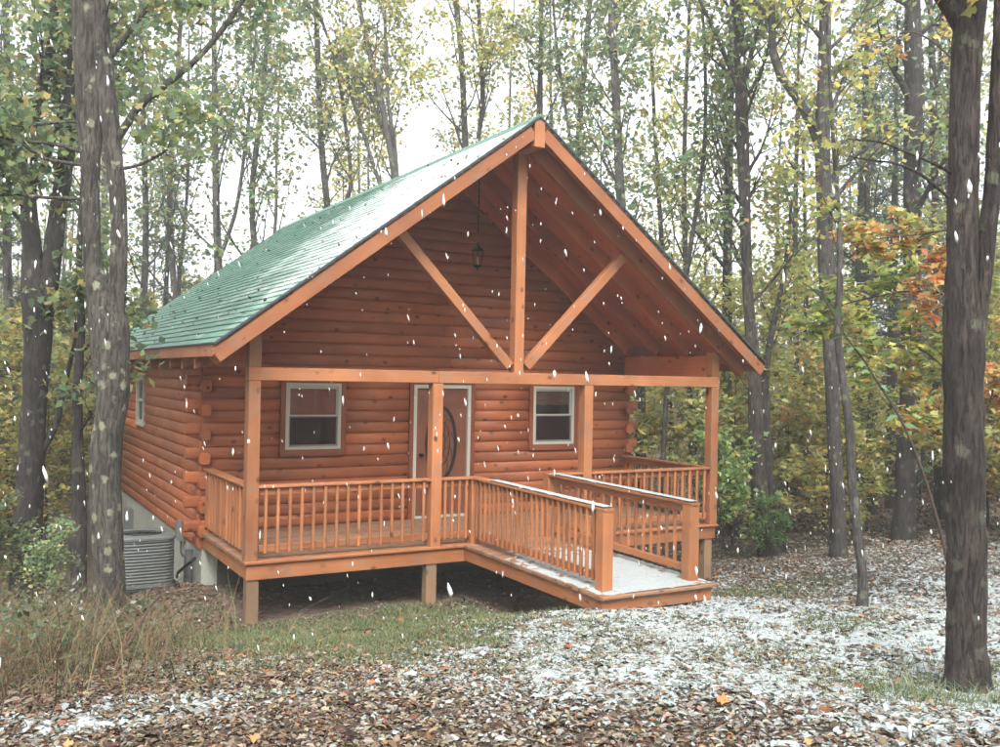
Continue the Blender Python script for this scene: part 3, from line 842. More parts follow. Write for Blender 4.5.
def wall_box(name, y0, y1, z0, z1, label):
    r = empty(name, (-.07, (y0+y1)/2, z0))
    tag(r, label, 'electrical box')
    MB().box((-.165, y0, z0), (-.062, y1, z1)).build('case', M_BOX, r)
    MB().box((-.180, y0+.01, z0+.02), (-.1652, y1-.01, z1-.01)).build('cover', M_BOX, r)
    MB().tube([(-.11, (y0+y1)/2, z0+.01), (-.11, (y0+y1)/2, z0-.18), (-.07, (y0+y1)/2, z0-.25)], [.016]*3, 8).build('conduit', M_CONDUIT, r)
wall_box('electrical_box', 8.2, 8.62, -.10, .33, 'grey electrical box on the pale foundation above the air conditioner')
wall_box('electrical_box', 3.36, 3.52, .50, .80, 'small grey electrical box low on the left log wall near the corner')
pz = gz1(-.2, 2.6)
o = MB().tube([(-.17, 2.62, pz-.2), (-.17, 2.62, .30), (-.16, 2.62, .5)], [.06]*3, 12).build('drain_pipe', M_CONDUIT, None, None, True)
tag(o, 'dark upright pipe against the foundation at the cabin corner', 'pipe')
o = MB(); ys = [(-.30, 2.72, .10), (-.32, 2.55, .20), (-.24, 2.35, .34), (-.14, 2.30, .44)]
o.tube(ys, [.022]*4, 8); o = o.build('refrigerant_line', M_BLACK, None, None, True); tag(o, 'thin black insulated line bending from the air conditioner to the wall', 'pipe')

# porch lantern hung from the ceiling
LX, LY, LZ = 3.62, 1.10, 4.66
ln = empty('lantern', (LX, LY, LZ)); T_ = Matrix.Translation((LX, LY, LZ))
tag(ln, 'black hanging lantern under the porch gable, above the door', 'lantern')
ch = MB(); zt = 6.16-LZ
ch.tube([(0, 0, .40), (0, 0, zt)], [.006, .006], 6)
for k in range(int((zt-.42)/.05)):
    ch.tube([(.012*math.cos(a)*(k % 2), .012*math.cos(a)*(1-k % 2), .44+k*.05+.026*math.sin(a)) for a in np.linspace(0, 2*math.pi, 9)], [.004]*9, 4)
ch.build('chain', M_BLACK, ln, T_)
MB().lathe([(.0, .42), (.018, .41), (.02, .36), (.03, .34), (.10, .285), (.108, .27), (.09, .265)], seg=6).build('cap', M_BLACK, ln, T_)
MB().lathe([(.0, -.02), (.015, -.01), (.012, .01), (.05, .03), (.065, .045), (.06, .055)], seg=6).build('base', M_BLACK, ln, T_)
fr = MB()
for k in range(6):
    a = 2*math.pi*k/6; fr.tube([(.062*math.cos(a), .062*math.sin(a), .05), (.095*math.cos(a), .095*math.sin(a), .27)], [.005]*2, 4)
fr.build('frame', M_BLACK, ln, T_)
MB().lathe([(.055, .052), (.088, .268)], seg=6).build('glass', M_GLASS, ln, T_)
MB().lathe([(.0, .07), (.012, .08), (.012, .18), (.0, .20)], seg=8).build('bulb', M_FRAME, ln, T_)

# ------------------------------------------------------------------ leaves
def rot_frames(N, tilt):
    """random leaf frames; tilt 0 = lying flat, 1 = any way"""
    n_ = RNG.normal(size=(N, 3))*tilt + np.array([0, 0, 1.0]); n_ /= np.linalg.norm(n_, axis=1)[:, None]
    t = RNG.normal(size=(N, 3)); t -= n_*(t*n_).sum(1)[:, None]; t /= np.linalg.norm(t, axis=1)[:, None]
    return t, np.cross(n_, t), n_
SH_KITE = (np.array([(-.5, 0, 0), (-.05, .34, .05), (.5, 0, -.04), (-.05, -.34, .05)]), [(0, 1, 2, 3)])
SH_OVAL = (np.array([(-.5, 0, 0), (-.2, .24, .06), (.2, .22, .05), (.5, 0, -.05), (.2, -.22, .05), (-.2, -.24, .06)]), [(0, 3, 2, 1), (0, 5, 4, 3)])
_m = [(-.50, 0), (-.42, .30), (-.22, .20), (-.12, .52), (.10, .24), (.55, .0), (.10, -.24), (-.12, -.52), (-.22, -.20), (-.42, -.30)]
SH_MAPLE = (np.array([(x, y, .10*abs(y)+(-.08 if x > .4 else 0)) for x, y in _m]), [(0, 4, 2, 1), (2, 4, 3, 3)[:3]+(2,), (0, 6, 5, 4), (0, 9, 8, 6), (8, 7, 6, 8)[:3]+(8,)])
SH_MAPLE = (SH_MAPLE[0], [(0, 2, 1), (0, 4, 2), (2, 4, 3), (0, 5, 4), (0, 6, 5), (0, 8, 6), (6, 8, 7), (0, 9, 8)])
def leaf_mesh(name, pos, size, cols, shape, tilt, curl=1.0):
    pos = np.asarray(pos, float); N = len(pos)
    base, fc = shape; k = len(base)
    t, b, n_ = rot_frames(N, tilt)
    s = np.asarray(size)[:, None, None] if np.ndim(size) else size
    cz = (RNG.uniform(-.6, 1.6, N)*curl)[:, None, None]
    V = pos[:, None, :] + (t[:, None, :]*base[None, :, :1] + b[:, None, :]*base[None, :, 1:2] + n_[:, None, :]*base[None, :, 2:3]*cz)*s
    F = (np.arange(N)*k)[:, None, None] + np.array(fc)[None]
    me = np_mesh(name, V.reshape(-1, 3), F.reshape(-1, len(fc[0])))
    ca = me.color_attributes.new('Col', 'FLOAT_COLOR', 'POINT')
    c4 = np.ones((N, k, 4), np.float32); c4[:, :, :3] = np.asarray(cols)[:, None, :]
    ca.data.foreach_set('color', c4.ravel())
    return me
def palette(N, cols, weights, var=.22):
    c = np.array(cols)[RNG.choice(len(cols), N, p=np.array(weights)/np.sum(weights))]
    return np.clip(c*(1+RNG.normal(size=(N, 1))*var)*(1+RNG.normal(size=(N, 3))*.06), .005, 1)
P_GREEN = ([(.150, .205, .130), (.20, .240, .120), (.28, .28, .125), (.36, .28, .13)], [4, 4, 2.5, 1])
P_YELLOW = ([(.41, .38, .14), (.47, .40, .13), (.31, .34, .14), (.48, .31, .11), (.23, .27, .125)], [4, 3, 3.5, .9, 2])
P_ORANGE = ([(.52, .27, .11), (.50, .36, .13), (.38, .36, .14), (.46, .18, .10), (.26, .29, .13)], [3, 3, 4, .8, 2])
P_SNOWY = ([(.14, .20, .12), (.30, .36, .30), (.20, .24, .12)], [4, 2, 3])

# ------------------------------------------------------------------ trees
def refine(line, step):
    """resample a (x,y,z,r) polyline with smooth interpolation"""
    P = np.array(line, float); out = []
    for i in range(len(P)-1):
        p0, p1, p2, p3 = P[max(i-1, 0)], P[i], P[i+1], P[min(i+2, len(P)-1)]
        k = max(1, int(np.linalg.norm(p2[:3]-p1[:3])/step))
        for j in range(k):
            t = j/k
            out.append(.5*((2*p1)+(-p0+p2)*t+(2*p0-5*p1+4*p2-p3)*t*t+(-p0+3*p1-3*p2+p3)*t**3))
    out.append(P[-1]); out = np.array(out); out[:, 3] = np.maximum(out[:, 3], .002)
    return out
def grow(mb, line, rnd, start, count, blen, ang=(25, 55), sub=5, twig=3, rs=.45, zmin=-9, lift=.35, seg=5):
    """side branches, sub-branches and twigs on a limb; returns the points where leaves sit"""
    P = np.asarray(line); L = np.r_[0, np.cumsum(np.linalg.norm(np.diff(P[:, :3], axis=0), axis=1))]
    tips = []
    for k in range(count):
        t = start + (1-start)*((k+rnd.random())/count)
        d = t*L[-1]; i = min(int(np.searchsorted(L, d)), len(P)-1); i = max(i, 1)
        base = Vector(P[i-1, :3]).lerp(Vector(P[i, :3]), (d-L[i-1])/max(1e-6, L[i]-L[i-1])); r0 = P[i, 3]
        if base.z < zmin: continue
        tan = Vector(P[i, :3]-P[i-1, :3]).normalized()
        az = rnd.uniform(0, 2*math.pi); a = math.radians(rnd.uniform(*ang))
        side = tan.orthogonal().normalized(); side.rotate(Matrix.Rotation(az, 3, tan))
        dr = tan*math.cos(a)+side*math.sin(a)
        ln_ = blen*(1-.45*t)*rnd.uniform(.6, 1.25)
        pts, rad = limb(base, dr, ln_, max(.006, r0*rs*rnd.uniform(.6, 1.1)), rnd, lift, 6)
        mb.tube(pts, rad, seg, cap=False)
        for q in range(sub):
            m = rnd.uniform(.25, 1.0); j = min(4, int(m*5)); b2 = pts[j].lerp(pts[j+1], m*5-j if m < 1 else 1)
            d2 = (pts[j+1]-pts[j]).normalized(); s2 = d2.orthogonal(); s2.rotate(Matrix.Rotation(rnd.uniform(0, 6.28), 3, d2))
            a2 = math.radians(rnd.uniform(20, 60)); d2 = d2*math.cos(a2)+s2*math.sin(a2)
            p2, r2 = limb(b2, d2, ln_*rnd.uniform(.3, .55), max(.004, rad[j]*.55), rnd, lift*.6, 4)
            mb.tube(p2, r2, 4, cap=False)
            for w_ in range(twig):
                m2 = rnd.uniform(.3, 1); j2 = min(2, int(m2*3)); b3 = p2[j2].lerp(p2[j2+1], m2*3-j2 if m2 < 1 else 1)
                d3 = Vector((rnd.gauss(0, 1), rnd.gauss(0, 1), rnd.gauss(.2, .7))).normalized()
                e3 = b3 + (d3*.6 + (p2[-1]-p2[0]).normalized()*.6)*ln_*.16
                mb.tube([b3, e3], [max(.003, r2[j2]*.6), .002], 3, cap=False)
                tips.append((b3, e3))
            tips.append((p2[2], p2[3]))
    return tips
def limb(p, d, L, r, rnd, lift, n):
    pts = [p.copy()]; rad = [r]; q = p.copy(); d = d.normalized()
    for i in range(1, n):
        d = (d + Vector((rnd.gauss(0, .10), rnd.gauss(0, .10), rnd.gauss(lift/n*1.2, .06)))).normalized()
        q = q + d*(L/(n-1)); pts.append(q.copy()); rad.append(max(.002, r*(1-.82*i/(n-1))))
    return pts, rad
def leaf_points(tips, per, spread, frac=1.0, rnd=None):
    if not tips: return np.zeros((0, 3))
    A = np.array([tuple(a) for a, b in tips]); B = np.array([tuple(b) for a, b in tips])
    k = RNG.uniform(0, 1.15, (len(A), per, 1)); P = A[:, None]*(1-k)+B[:, None]*k
    P = P + RNG.normal(size=P.shape)*spread*np.array([1, 1, .8])
    return P.reshape(-1, 3)

HERO = {
 'T1': [
  [(-1.53,0.04,0.1,0.2239),(-1.55,0.05,0.42,0.1847),(-1.57,0.06,0.92,0.1679),(-1.61,0.07,1.6,0.1679),(-1.62,0.08,2.04,0.1679),(-1.59,0.06,2.44,0.1623),(-1.56,0.04,2.77,0.1735),(-1.59,0.06,3.16,0.2015),(-1.61,0.07,3.5,0.2127),(-1.68,0.1,3.81,0.1679),(-1.77,0.16,4.17,0.1008),(-1.8,0.17,4.56,0.0952),(-1.82,0.18,5.06,0.0952),(-1.83,0.18,5.4,0.1064),(-1.84,0.19,5.85,0.1399),(-1.87,0.21,6.52,0.1511),(-1.91,0.23,7.19,0.1511),(-1.98,0.26,8.08,0.1455),(-2.05,0.3,9.42,0.1232),(-2.13,0.33,10.88,0.0896)],
  [(-1.59,0.06,3.56,0.1343),(-1.54,0.03,4.0,0.1008),(-1.53,0.02,4.4,0.0896),(-1.54,0.02,4.79,0.0896),(-1.57,0.03,5.18,0.0896),(-1.62,0.07,5.63,0.0952),(-1.71,0.11,6.3,0.112),(-1.77,0.14,7.19,0.0896),(-1.73,0.12,8.31,0.0672),(-1.7,0.09,9.66,0.0448)],
  [(-1.58,0.04,5.63,0.0504),(-1.47,-0.02,5.83,0.0448),(-1.36,-0.09,6.02,0.0448),(-1.12,-0.23,6.25,0.0392),(-0.83,-0.39,6.54,0.0336),(-0.58,-0.54,6.88,0.0308),(-0.38,-0.66,7.24,0.028),(-0.21,-0.76,7.67,0.0224)],
  [(-1.72,0.12,6.45,0.0392),(-1.57,0.03,6.69,0.0336),(-1.38,-0.08,7.0,0.028),(-1.22,-0.18,7.23,0.028),(-1.02,-0.29,7.59,0.0224)],
  [(-1.56,0.03,5.3,0.0224),(-1.39,-0.06,5.34,0.0179),(-1.25,-0.15,5.41,0.0168),(-1.08,-0.25,5.54,0.0146),(-0.99,-0.3,5.75,0.0101)],
  [(-1.85,0.2,5.34,0.028),(-1.98,0.27,5.35,0.0224),(-2.17,0.38,5.38,0.0202),(-2.33,0.47,5.43,0.0202),(-2.5,0.57,5.57,0.019),(-2.71,0.69,5.64,0.0179),(-3.0,0.86,5.71,0.0134)],
  [(-1.83,0.19,5.45,0.0224),(-1.93,0.24,5.49,0.0224),(-2.2,0.4,5.57,0.0202),(-2.52,0.58,5.58,0.0168),(-2.9,0.8,5.49,0.0112)],
  [(-1.84,0.19,5.82,0.0224),(-2.1,0.34,5.82,0.0168),(-2.42,0.52,5.77,0.0157),(-2.71,0.69,5.77,0.0134),(-2.95,0.83,5.73,0.0112)],
  [(-1.82,0.18,4.93,0.0224),(-1.94,0.25,4.96,0.0196),(-2.32,0.47,4.97,0.0179),(-2.52,0.59,5.0,0.0168),(-2.7,0.69,4.98,0.0146),(-2.94,0.83,4.93,0.0112)],
 ],
 'T2': [
  [(-2.15,3.86,-0.31,0.2591),(-2.16,3.86,0.29,0.2087),(-2.16,3.86,0.87,0.1943),(-2.13,3.84,2.02,0.1727),(-2.1,3.81,2.89,0.1727),(-2.09,3.8,3.75,0.1943),(-2.14,3.83,4.18,0.1871),(-2.18,3.85,4.76,0.1296),(-2.24,3.88,5.47,0.108),(-2.22,3.87,6.2,0.0936),(-2.17,3.84,6.7,0.0864),(-2.08,3.78,7.21,0.072),(-1.99,3.73,7.78,0.0648),(-1.97,3.71,8.36,0.0576),(-1.96,3.7,9.37,0.0432)],
  [(-2.04,3.78,3.78,0.1439),(-1.97,3.74,4.18,0.1296),(-1.91,3.7,4.91,0.1224),(-1.82,3.64,5.77,0.1152),(-1.73,3.59,6.64,0.108),(-1.71,3.57,7.21,0.1008),(-1.7,3.56,8.37,0.0864),(-1.71,3.55,9.81,0.0648),(-1.73,3.56,11.25,0.0432)],
  [(-2.15,3.83,5.69,0.0576),(-2.06,3.78,5.98,0.0504),(-1.96,3.72,6.34,0.0504),(-1.87,3.66,6.71,0.0432),(-1.8,3.62,6.95,0.036),(-1.76,3.6,7.5,0.0288)],
  [(-2.03,3.78,1.81,0.0432),(-1.85,3.67,2.2,0.0432),(-1.79,3.64,2.53,0.0432),(-1.7,3.59,3.04,0.036),(-1.62,3.54,3.47,0.0288),(-1.62,3.53,3.73,0.0216)],
 ],
 'T3': [
  [(-1.55,3.17,-0.39,0.1267),(-1.55,3.16,0.37,0.1056),(-1.56,3.17,0.93,0.1056),(-1.6,3.19,2.06,0.0774),(-1.61,3.19,2.9,0.0633),(-1.58,3.17,3.61,0.0563),(-1.63,3.19,4.59,0.0422),(-1.6,3.17,5.72,0.0352),(-1.61,3.17,6.84,0.0281)],
 ],
 'R1': [
  [(3.33,-7.03,0.79,0.2248),(3.32,-7.03,0.91,0.1668),(3.32,-7.03,1.07,0.145),(3.31,-7.02,1.21,0.1341),(3.3,-7.02,1.79,0.1341),(3.27,-7.01,2.37,0.1378),(3.26,-7.0,2.95,0.1341),(3.25,-7.0,3.39,0.1378),(3.23,-6.99,3.82,0.1088),(3.23,-6.99,4.4,0.1015),(3.23,-6.99,4.98,0.1015),(3.23,-7.0,5.49,0.1051),(3.25,-7.01,5.85,0.1088),(3.26,-7.02,6.29,0.0943),(3.28,-7.03,7.02,0.0798),(3.27,-7.03,8.03,0.058)],
  [(3.29,-7.02,3.35,0.0943),(3.33,-7.04,3.57,0.0798),(3.36,-7.06,3.83,0.0689),(3.39,-7.08,4.19,0.0616),(3.42,-7.1,4.55,0.0616),(3.43,-7.11,4.99,0.058),(3.44,-7.12,5.5,0.0544),(3.45,-7.13,6.15,0.0471),(3.48,-7.14,7.02,0.0326)],
  [(3.22,-6.99,5.62,0.0653),(3.14,-6.94,5.77,0.0544),(3.04,-6.89,5.91,0.0471),(2.9,-6.81,6.14,0.0363)],
  [(3.18,-6.96,4.58,0.0145),(3.08,-6.91,4.64,0.0123),(2.99,-6.85,4.69,0.0109),(2.83,-6.76,4.76,0.0087),(2.7,-6.69,4.81,0.0073),(2.5,-6.57,4.83,0.0051)],
  [(3.18,-6.96,4.39,0.0145),(3.05,-6.89,4.5,0.0123),(2.96,-6.83,4.59,0.0109),(2.8,-6.74,4.66,0.0087),(2.64,-6.65,4.68,0.0065),(2.48,-6.56,4.71,0.0044)],
 ],
 'R2': [
  [(6.59,-3.48,0.29,0.0797),(6.59,-3.49,0.65,0.0613),(6.52,-3.45,1.21,0.0613),(6.45,-3.41,1.88,0.0552),(6.42,-3.39,2.49,0.0552),(6.33,-3.35,3.1,0.049),(6.27,-3.31,3.71,0.0429),(6.28,-3.32,4.45,0.0368),(6.24,-3.3,5.31,0.0307),(6.16,-3.26,6.29,0.0245),(6.1,-3.23,7.27,0.0184),(6.06,-3.21,8.0,0.0153)],
 ],
 'RS': [
  [(6.37,-4.86,0.6,0.0326),(6.34,-4.84,0.89,0.0299),(6.27,-4.8,1.27,0.0299),(6.19,-4.76,1.59,0.0272),(6.07,-4.69,2.03,0.0272),(5.94,-4.62,2.4,0.025),(5.8,-4.54,2.73,0.0228),(5.62,-4.44,3.04,0.0196),(5.45,-4.34,3.34,0.0163),(5.28,-4.25,3.58,0.0141),(5.09,-4.13,3.96,0.0109),(4.87,-4.01,4.15,0.0076)],
 ],
 'RA': [
  [(9.99,-0.25,0.08,0.1621),(9.98,-0.24,0.56,0.128),(9.97,-0.24,1.07,0.1194),(9.89,-0.2,2.09,0.1109),(9.84,-0.18,3.12,0.1194),(9.79,-0.15,4.14,0.145),(9.72,-0.11,5.16,0.1365),(9.67,-0.09,6.19,0.128),(9.62,-0.07,7.21,0.128),(9.63,-0.08,8.23,0.1109),(9.62,-0.08,9.6,0.0938),(9.6,-0.07,11.3,0.0682),(9.57,-0.06,13.01,0.0427)],
  [(9.65,-0.08,6.87,0.0768),(9.47,0.02,7.46,0.0853),(9.21,0.17,7.97,0.0768),(8.98,0.3,8.3,0.0682),(8.87,0.36,8.64,0.0631),(8.84,0.37,9.24,0.0597),(8.81,0.38,9.92,0.0512),(8.74,0.42,11.28,0.0341)],
 ],
 'RB': [
  [(10.08,1.44,-0.22,0.2053),(10.04,1.46,0.21,0.1679),(9.97,1.5,0.67,0.1586),(9.87,1.55,1.6,0.1493),(9.81,1.57,2.72,0.1306),(9.78,1.59,3.47,0.1213),(9.67,1.65,4.59,0.1026),(9.61,1.68,5.7,0.1026),(9.56,1.7,6.82,0.112),(9.51,1.73,7.94,0.1213),(9.45,1.75,9.06,0.1026),(9.4,1.78,10.18,0.0933),(9.34,1.81,11.67,0.0746),(9.29,1.82,13.35,0.0466)],
  [(9.5,1.73,8.31,0.056),(9.64,1.64,9.25,0.0466),(9.84,1.53,10.0,0.0373),(9.99,1.44,10.75,0.028)],
  [(9.46,1.75,8.46,0.0466),(9.16,1.92,9.24,0.0373),(8.87,2.08,9.94,0.0317),(8.62,2.23,10.53,0.0233)],
 ],
 'RB2': [
  [(10.65,1.68,-0.19,0.1343),(10.57,1.72,0.42,0.1152),(10.46,1.79,1.18,0.1056),(10.37,1.83,2.14,0.096),(10.34,1.85,3.1,0.0768),(10.44,1.78,4.06,0.0576),(10.63,1.67,5.22,0.0384),(10.72,1.61,6.56,0.0288)],
 ],
 'RC': [
  [(11.3,3.62,-0.32,0.1493),(11.14,3.7,2.24,0.1173),(11.09,3.71,4.8,0.1066),(11.07,3.71,6.93,0.096),(11.07,3.71,9.06,0.0853),(11.08,3.69,11.19,0.064),(11.08,3.68,13.33,0.0427)],
 ],
 'RD': [
  [(12.71,0.5,0.08,0.2495),(12.71,0.49,0.85,0.1919),(12.71,0.49,1.62,0.1823),(12.76,0.46,2.77,0.1727),(12.75,0.46,4.31,0.1727),(12.75,0.45,5.84,0.1631),(12.71,0.46,7.38,0.1631),(12.71,0.45,8.91,0.1727),(12.65,0.48,10.45,0.1439),(12.62,0.49,11.98,0.1152),(12.6,0.49,13.9,0.0672)],
 ],
 'RE': [
  [(15.57,3.47,-0.01,0.0938),(15.48,3.51,2.69,0.0762),(15.39,3.54,5.03,0.0704),(15.31,3.58,7.38,0.0704),(15.25,3.61,9.72,0.0586),(15.24,3.6,12.07,0.0469),(15.21,3.61,13.95,0.0352)],
 ],
 'RF': [
  [(15.62,5.75,-0.24,0.0896),(15.52,5.79,2.62,0.0768),(15.41,5.84,6.46,0.064),(15.39,5.83,9.78,0.0512),(15.4,5.81,12.86,0.0384)],
 ],
 'RF2': [
  [(16.58,6.35,-0.32,0.08),(16.46,6.4,2.61,0.0666),(16.44,6.4,5.81,0.0533),(16.31,6.46,9.27,0.04)],
 ],
 'RG': [
  [(16.03,2.05,0.05,0.1232),(15.92,2.1,2.74,0.1008),(15.86,2.12,4.97,0.0896),(15.74,2.17,9.0,0.0784),(15.61,2.23,11.69,0.056),(15.54,2.27,13.48,0.0448)],
 ],
 'RH': [
  [(10.92,6.14,-0.23,0.1642),(10.83,6.19,1.18,0.129),(10.75,6.22,3.05,0.129),(10.53,6.34,5.16,0.1173),(10.31,6.46,7.15,0.1114),(10.19,6.52,9.14,0.0997),(10.08,6.58,11.02,0.0938),(9.99,6.62,12.42,0.0821),(9.88,6.67,14.77,0.0586)],
 ],
 'RI': [
  [(13.27,7.1,-0.25,0.1152),(13.19,7.14,1.8,0.0896),(13.12,7.17,3.08,0.0896),(13.03,7.21,5.12,0.0768),(12.92,7.26,7.68,0.064),(12.91,7.25,10.5,0.0512),(12.96,7.22,12.8,0.0384)],
 ],
 'RJ': [
  [(14.15,8.9,-0.39,0.097),(14.06,8.94,1.69,0.0832),(13.96,8.99,3.07,0.0693),(13.75,9.1,6.67,0.0693),(13.52,9.22,9.99,0.0554),(13.34,9.3,13.04,0.0416)],
 ],
 'L1': [
  [(2.55,12.11,-0.09,0.1349),(2.45,12.15,4.08,0.1104),(2.38,12.18,5.8,0.0981),(2.31,12.22,7.27,0.0858),(2.25,12.24,9.23,0.0736),(2.19,12.26,11.19,0.0613),(2.14,12.29,13.15,0.049),(2.1,12.3,15.11,0.0368)],
  [(2.38,12.18,5.75,0.0613),(2.72,11.98,6.91,0.049),(2.9,11.87,8.51,0.0417),(3.02,11.79,9.98,0.0368),(3.08,11.75,11.45,0.0245)],
 ],
 'L2': [
  [(6.61,14.97,-0.05,0.1319),(6.44,15.04,5.23,0.1173),(6.27,15.13,7.28,0.1026),(6.02,15.26,9.62,0.0953),(5.87,15.33,12.25,0.088),(5.79,15.37,14.01,0.0733),(5.68,15.42,16.94,0.0586)],
  [(6.35,15.08,6.99,0.0733),(6.76,14.84,8.46,0.0586),(6.59,14.93,10.51,0.0586),(6.3,15.09,12.26,0.044),(5.84,15.34,13.72,0.044)],
 ],
 'L3': [
  [(8.23,13.46,0.05,0.1296),(8.01,13.56,5.23,0.1152),(7.73,13.71,8.39,0.1008),(7.3,13.94,10.97,0.0936),(6.79,14.23,13.26,0.0792),(6.45,14.41,15.27,0.0576)],
  [(7.85,13.64,7.24,0.072),(7.68,13.73,9.54,0.0648),(7.48,13.84,10.97,0.0576),(7.36,13.9,13.28,0.0489),(7.3,13.92,15.29,0.036)],
  [(7.91,13.61,6.66,0.072),(7.11,14.06,9.24,0.0576),(6.52,14.39,11.24,0.0489),(6.12,14.61,12.96,0.0432)],
 ],
 'L4': [
  [(9.62,12.66,0.37,0.1296),(9.63,12.63,5.26,0.1152),(9.42,12.73,9.87,0.0936),(9.27,12.8,12.45,0.0864),(9.12,12.88,13.89,0.0792),(8.92,12.98,16.48,0.0576)],
  [(9.53,12.67,8.14,0.072),(9.83,12.49,10.74,0.072),(9.78,12.51,12.18,0.0648),(9.66,12.57,14.19,0.0576)],
 ],
 'L5': [
  [(11.05,10.68,0.51,0.1248),(10.87,10.76,5.22,0.1109),(10.74,10.81,10.48,0.0832),(10.74,10.8,12.15,0.0693),(10.71,10.81,13.53,0.0624),(10.69,10.81,15.75,0.0416)],
 ],
 'L6': [
  [(11.2,9.44,0.62,0.1066),(11.09,9.48,5.15,0.0933),(11.11,9.45,9.15,0.08),(11.21,9.38,11.29,0.072),(11.31,9.31,13.16,0.0666),(11.37,9.27,15.29,0.0466)],
  [(11.1,9.46,8.35,0.0533),(10.81,9.62,10.21,0.0453),(10.55,9.76,12.07,0.04),(10.43,9.82,13.67,0.0267)],
 ],
 'L7': [
  [(1.55,17.31,-0.1,0.1296),(1.49,17.32,4.22,0.1152),(1.51,17.29,7.1,0.0864),(1.38,17.35,10.26,0.072),(1.27,17.4,13.14,0.0576),(1.2,17.43,15.44,0.0432)],
 ],
 'L8': [
  [(2.7,17.8,-0.2,0.1045),(2.51,17.88,4.28,0.097),(2.28,18.0,8.16,0.0821),(2.38,17.92,11.15,0.0672),(2.48,17.85,14.13,0.0597)],
 ],
 'L9': [
  [(-2.0,13.58,-0.98,0.1173),(-2.02,13.58,2.3,0.1056),(-2.15,13.64,5.82,0.0938),(-2.17,13.63,8.87,0.0821),(-2.3,13.69,11.68,0.0704),(-2.36,13.72,13.56,0.0469)],
 ],
 'L10': [
  [(4.09,14.69,0.08,0.1109),(4.07,14.68,5.07,0.097),(3.87,14.78,7.84,0.0832),(4.06,14.65,10.61,0.0693),(4.2,14.56,13.39,0.0554)],
 ],
 'RK': [
  [(9.3,3.61,-0.18,0.0608),(9.38,3.55,3.07,0.0506),(9.72,3.35,5.71,0.0506),(9.93,3.22,7.74,0.0405),(9.91,3.22,9.56,0.0344),(9.79,3.28,11.18,0.0304)],
 ],
}

BARK = {'grey': M_BARK_GREY, 'red': M_BARK_RED, 'dark': M_BARK_DARK, 'pale': M_BARK_PALE}
def hero_tree(key, name, label, bark, pal, rough=0, seg=7, step=.5, br=None, per=7, spread=.16, size=(.11, .18), shape=SH_KITE, tint=(1.2, 1.25, 1.2), group=None, flutes=0, sink=.35):
    lines = HERO[key]; rnd = random.Random(hash(key) % 1000 if False else sum(map(ord, key))*7)
    base = lines[0][0]
    T = Matrix.Translation(base[:3]); root = empty(name, base[:3]); tag(root, label, 'tree', group)
    mb = MB(); tips = []
    for li, line in enumerate(lines):
        big = li == 0 or line[0][3] > .06
        ln = [tuple(line[0][:2])+(line[0][2]-sink, line[0][3]*1.12)]+list(line) if li == 0 else list(line)
        R_ = refine(ln, step if big else step*.7)
        mb.tube([p[:3] for p in R_], [p[3] for p in R_], seg if big else 6, rough if big else rough*.5, li*3.1+base[0], flutes=flutes if big else 0)
        if br:
            c = br['count'] if big else br.get('small', 4)
            tips += grow(mb, R_, rnd, br['start'] if li == 0 else br.get('start2', .25), c, br['len'] if big else br['len']*.5, br.get('ang', (25, 55)), br.get('sub', 5), br.get('twig', 3), zmin=br.get('zmin', -9), lift=br.get('lift', .35), rs=br.get('rs', .45))
    mb.v = [(x-base[0], y-base[1], z-base[2]) for x, y, z in mb.v]
    mb.build('trunk', BARK[bark], root, T, True)
    if br and per:
        P = leaf_points(tips, per, spread)
        if len(P):
            P = P - np.array(base[:3])
            cr = put('crown', leaf_mesh('crown', P, RNG.uniform(*size, len(P)), palette(len(P), *pal), shape, .9), M_LEAF, root, T)
            cr.color = (*tint, 1)
    return root
hero_tree('T1', 'oak_tree', 'large furrowed grey trunk with pale lichen, forking twice, left of the cabin', 'grey', P_GREEN, .05, 34, .09,
    dict(start=.70, count=10, small=5, start2=.45, len=1.6, sub=5, twig=2, zmin=4.2, rs=.25), per=5, spread=.18, flutes=9, shape=SH_MAPLE, size=(.08, .13))
hero_tree('T2', 'oak_tree', 'dark twin stemmed trunk at the left edge of the woods', 'dark', P_GREEN, .12, 22, .14,
    dict(start=.55, count=14, small=6, start2=.35, len=2.2, sub=5, twig=3, zmin=3.4, rs=.3), per=7, spread=.2, flutes=6, shape=SH_MAPLE, size=(.09, .14))
hero_tree('T3', 'young_tree', 'thin dark trunk just behind the large lichen covered oak', 'dark', P_GREEN, .1, 9, .3, dict(start=.35, count=9, len=1.2, zmin=1.5), per=7)
hero_tree('R1', 'maple_tree', 'large brown trunk with a forked right stem at the right edge', 'red', P_ORANGE, .10, 34, .07,
    dict(start=.82, count=6, small=3, start2=.6, len=1.2, sub=4, twig=2, zmin=5.4, rs=.25), per=3, shape=SH_MAPLE, size=(.09, .13), flutes=9)
hero_tree('R2', 'young_tree', 'slender bare crooked tree standing alone on the snowy litter', 'pale', P_YELLOW, .12, 10, .15, dict(start=.55, count=8, len=.9, zmin=2.8, rs=.5), per=2, shape=SH_MAPLE, size=(.08, .12))
hero_tree('RA', 'maple_tree', 'grey tree with a crooked limb reaching left, right of the cabin', 'pale', P_YELLOW, .06, 14, .22, dict(start=.45, count=14, small=6, len=1.9, zmin=3.2), per=3, shape=SH_KITE, size=(.10, .15))
hero_tree('RB', 'maple_tree', 'tall dark tree with bare side branches close right of the porch roof', 'red', P_GREEN, .06, 12, .25, dict(start=.35, count=22, small=6, len=2.2, zmin=2.4, twig=2), per=3)
hero_tree('RB2', 'young_tree', 'thin dark trunk leaning behind the tree beside the porch', 'dark', P_YELLOW, .1, 9, .3, dict(start=.35, count=9, len=1.3, zmin=1.5), per=6)
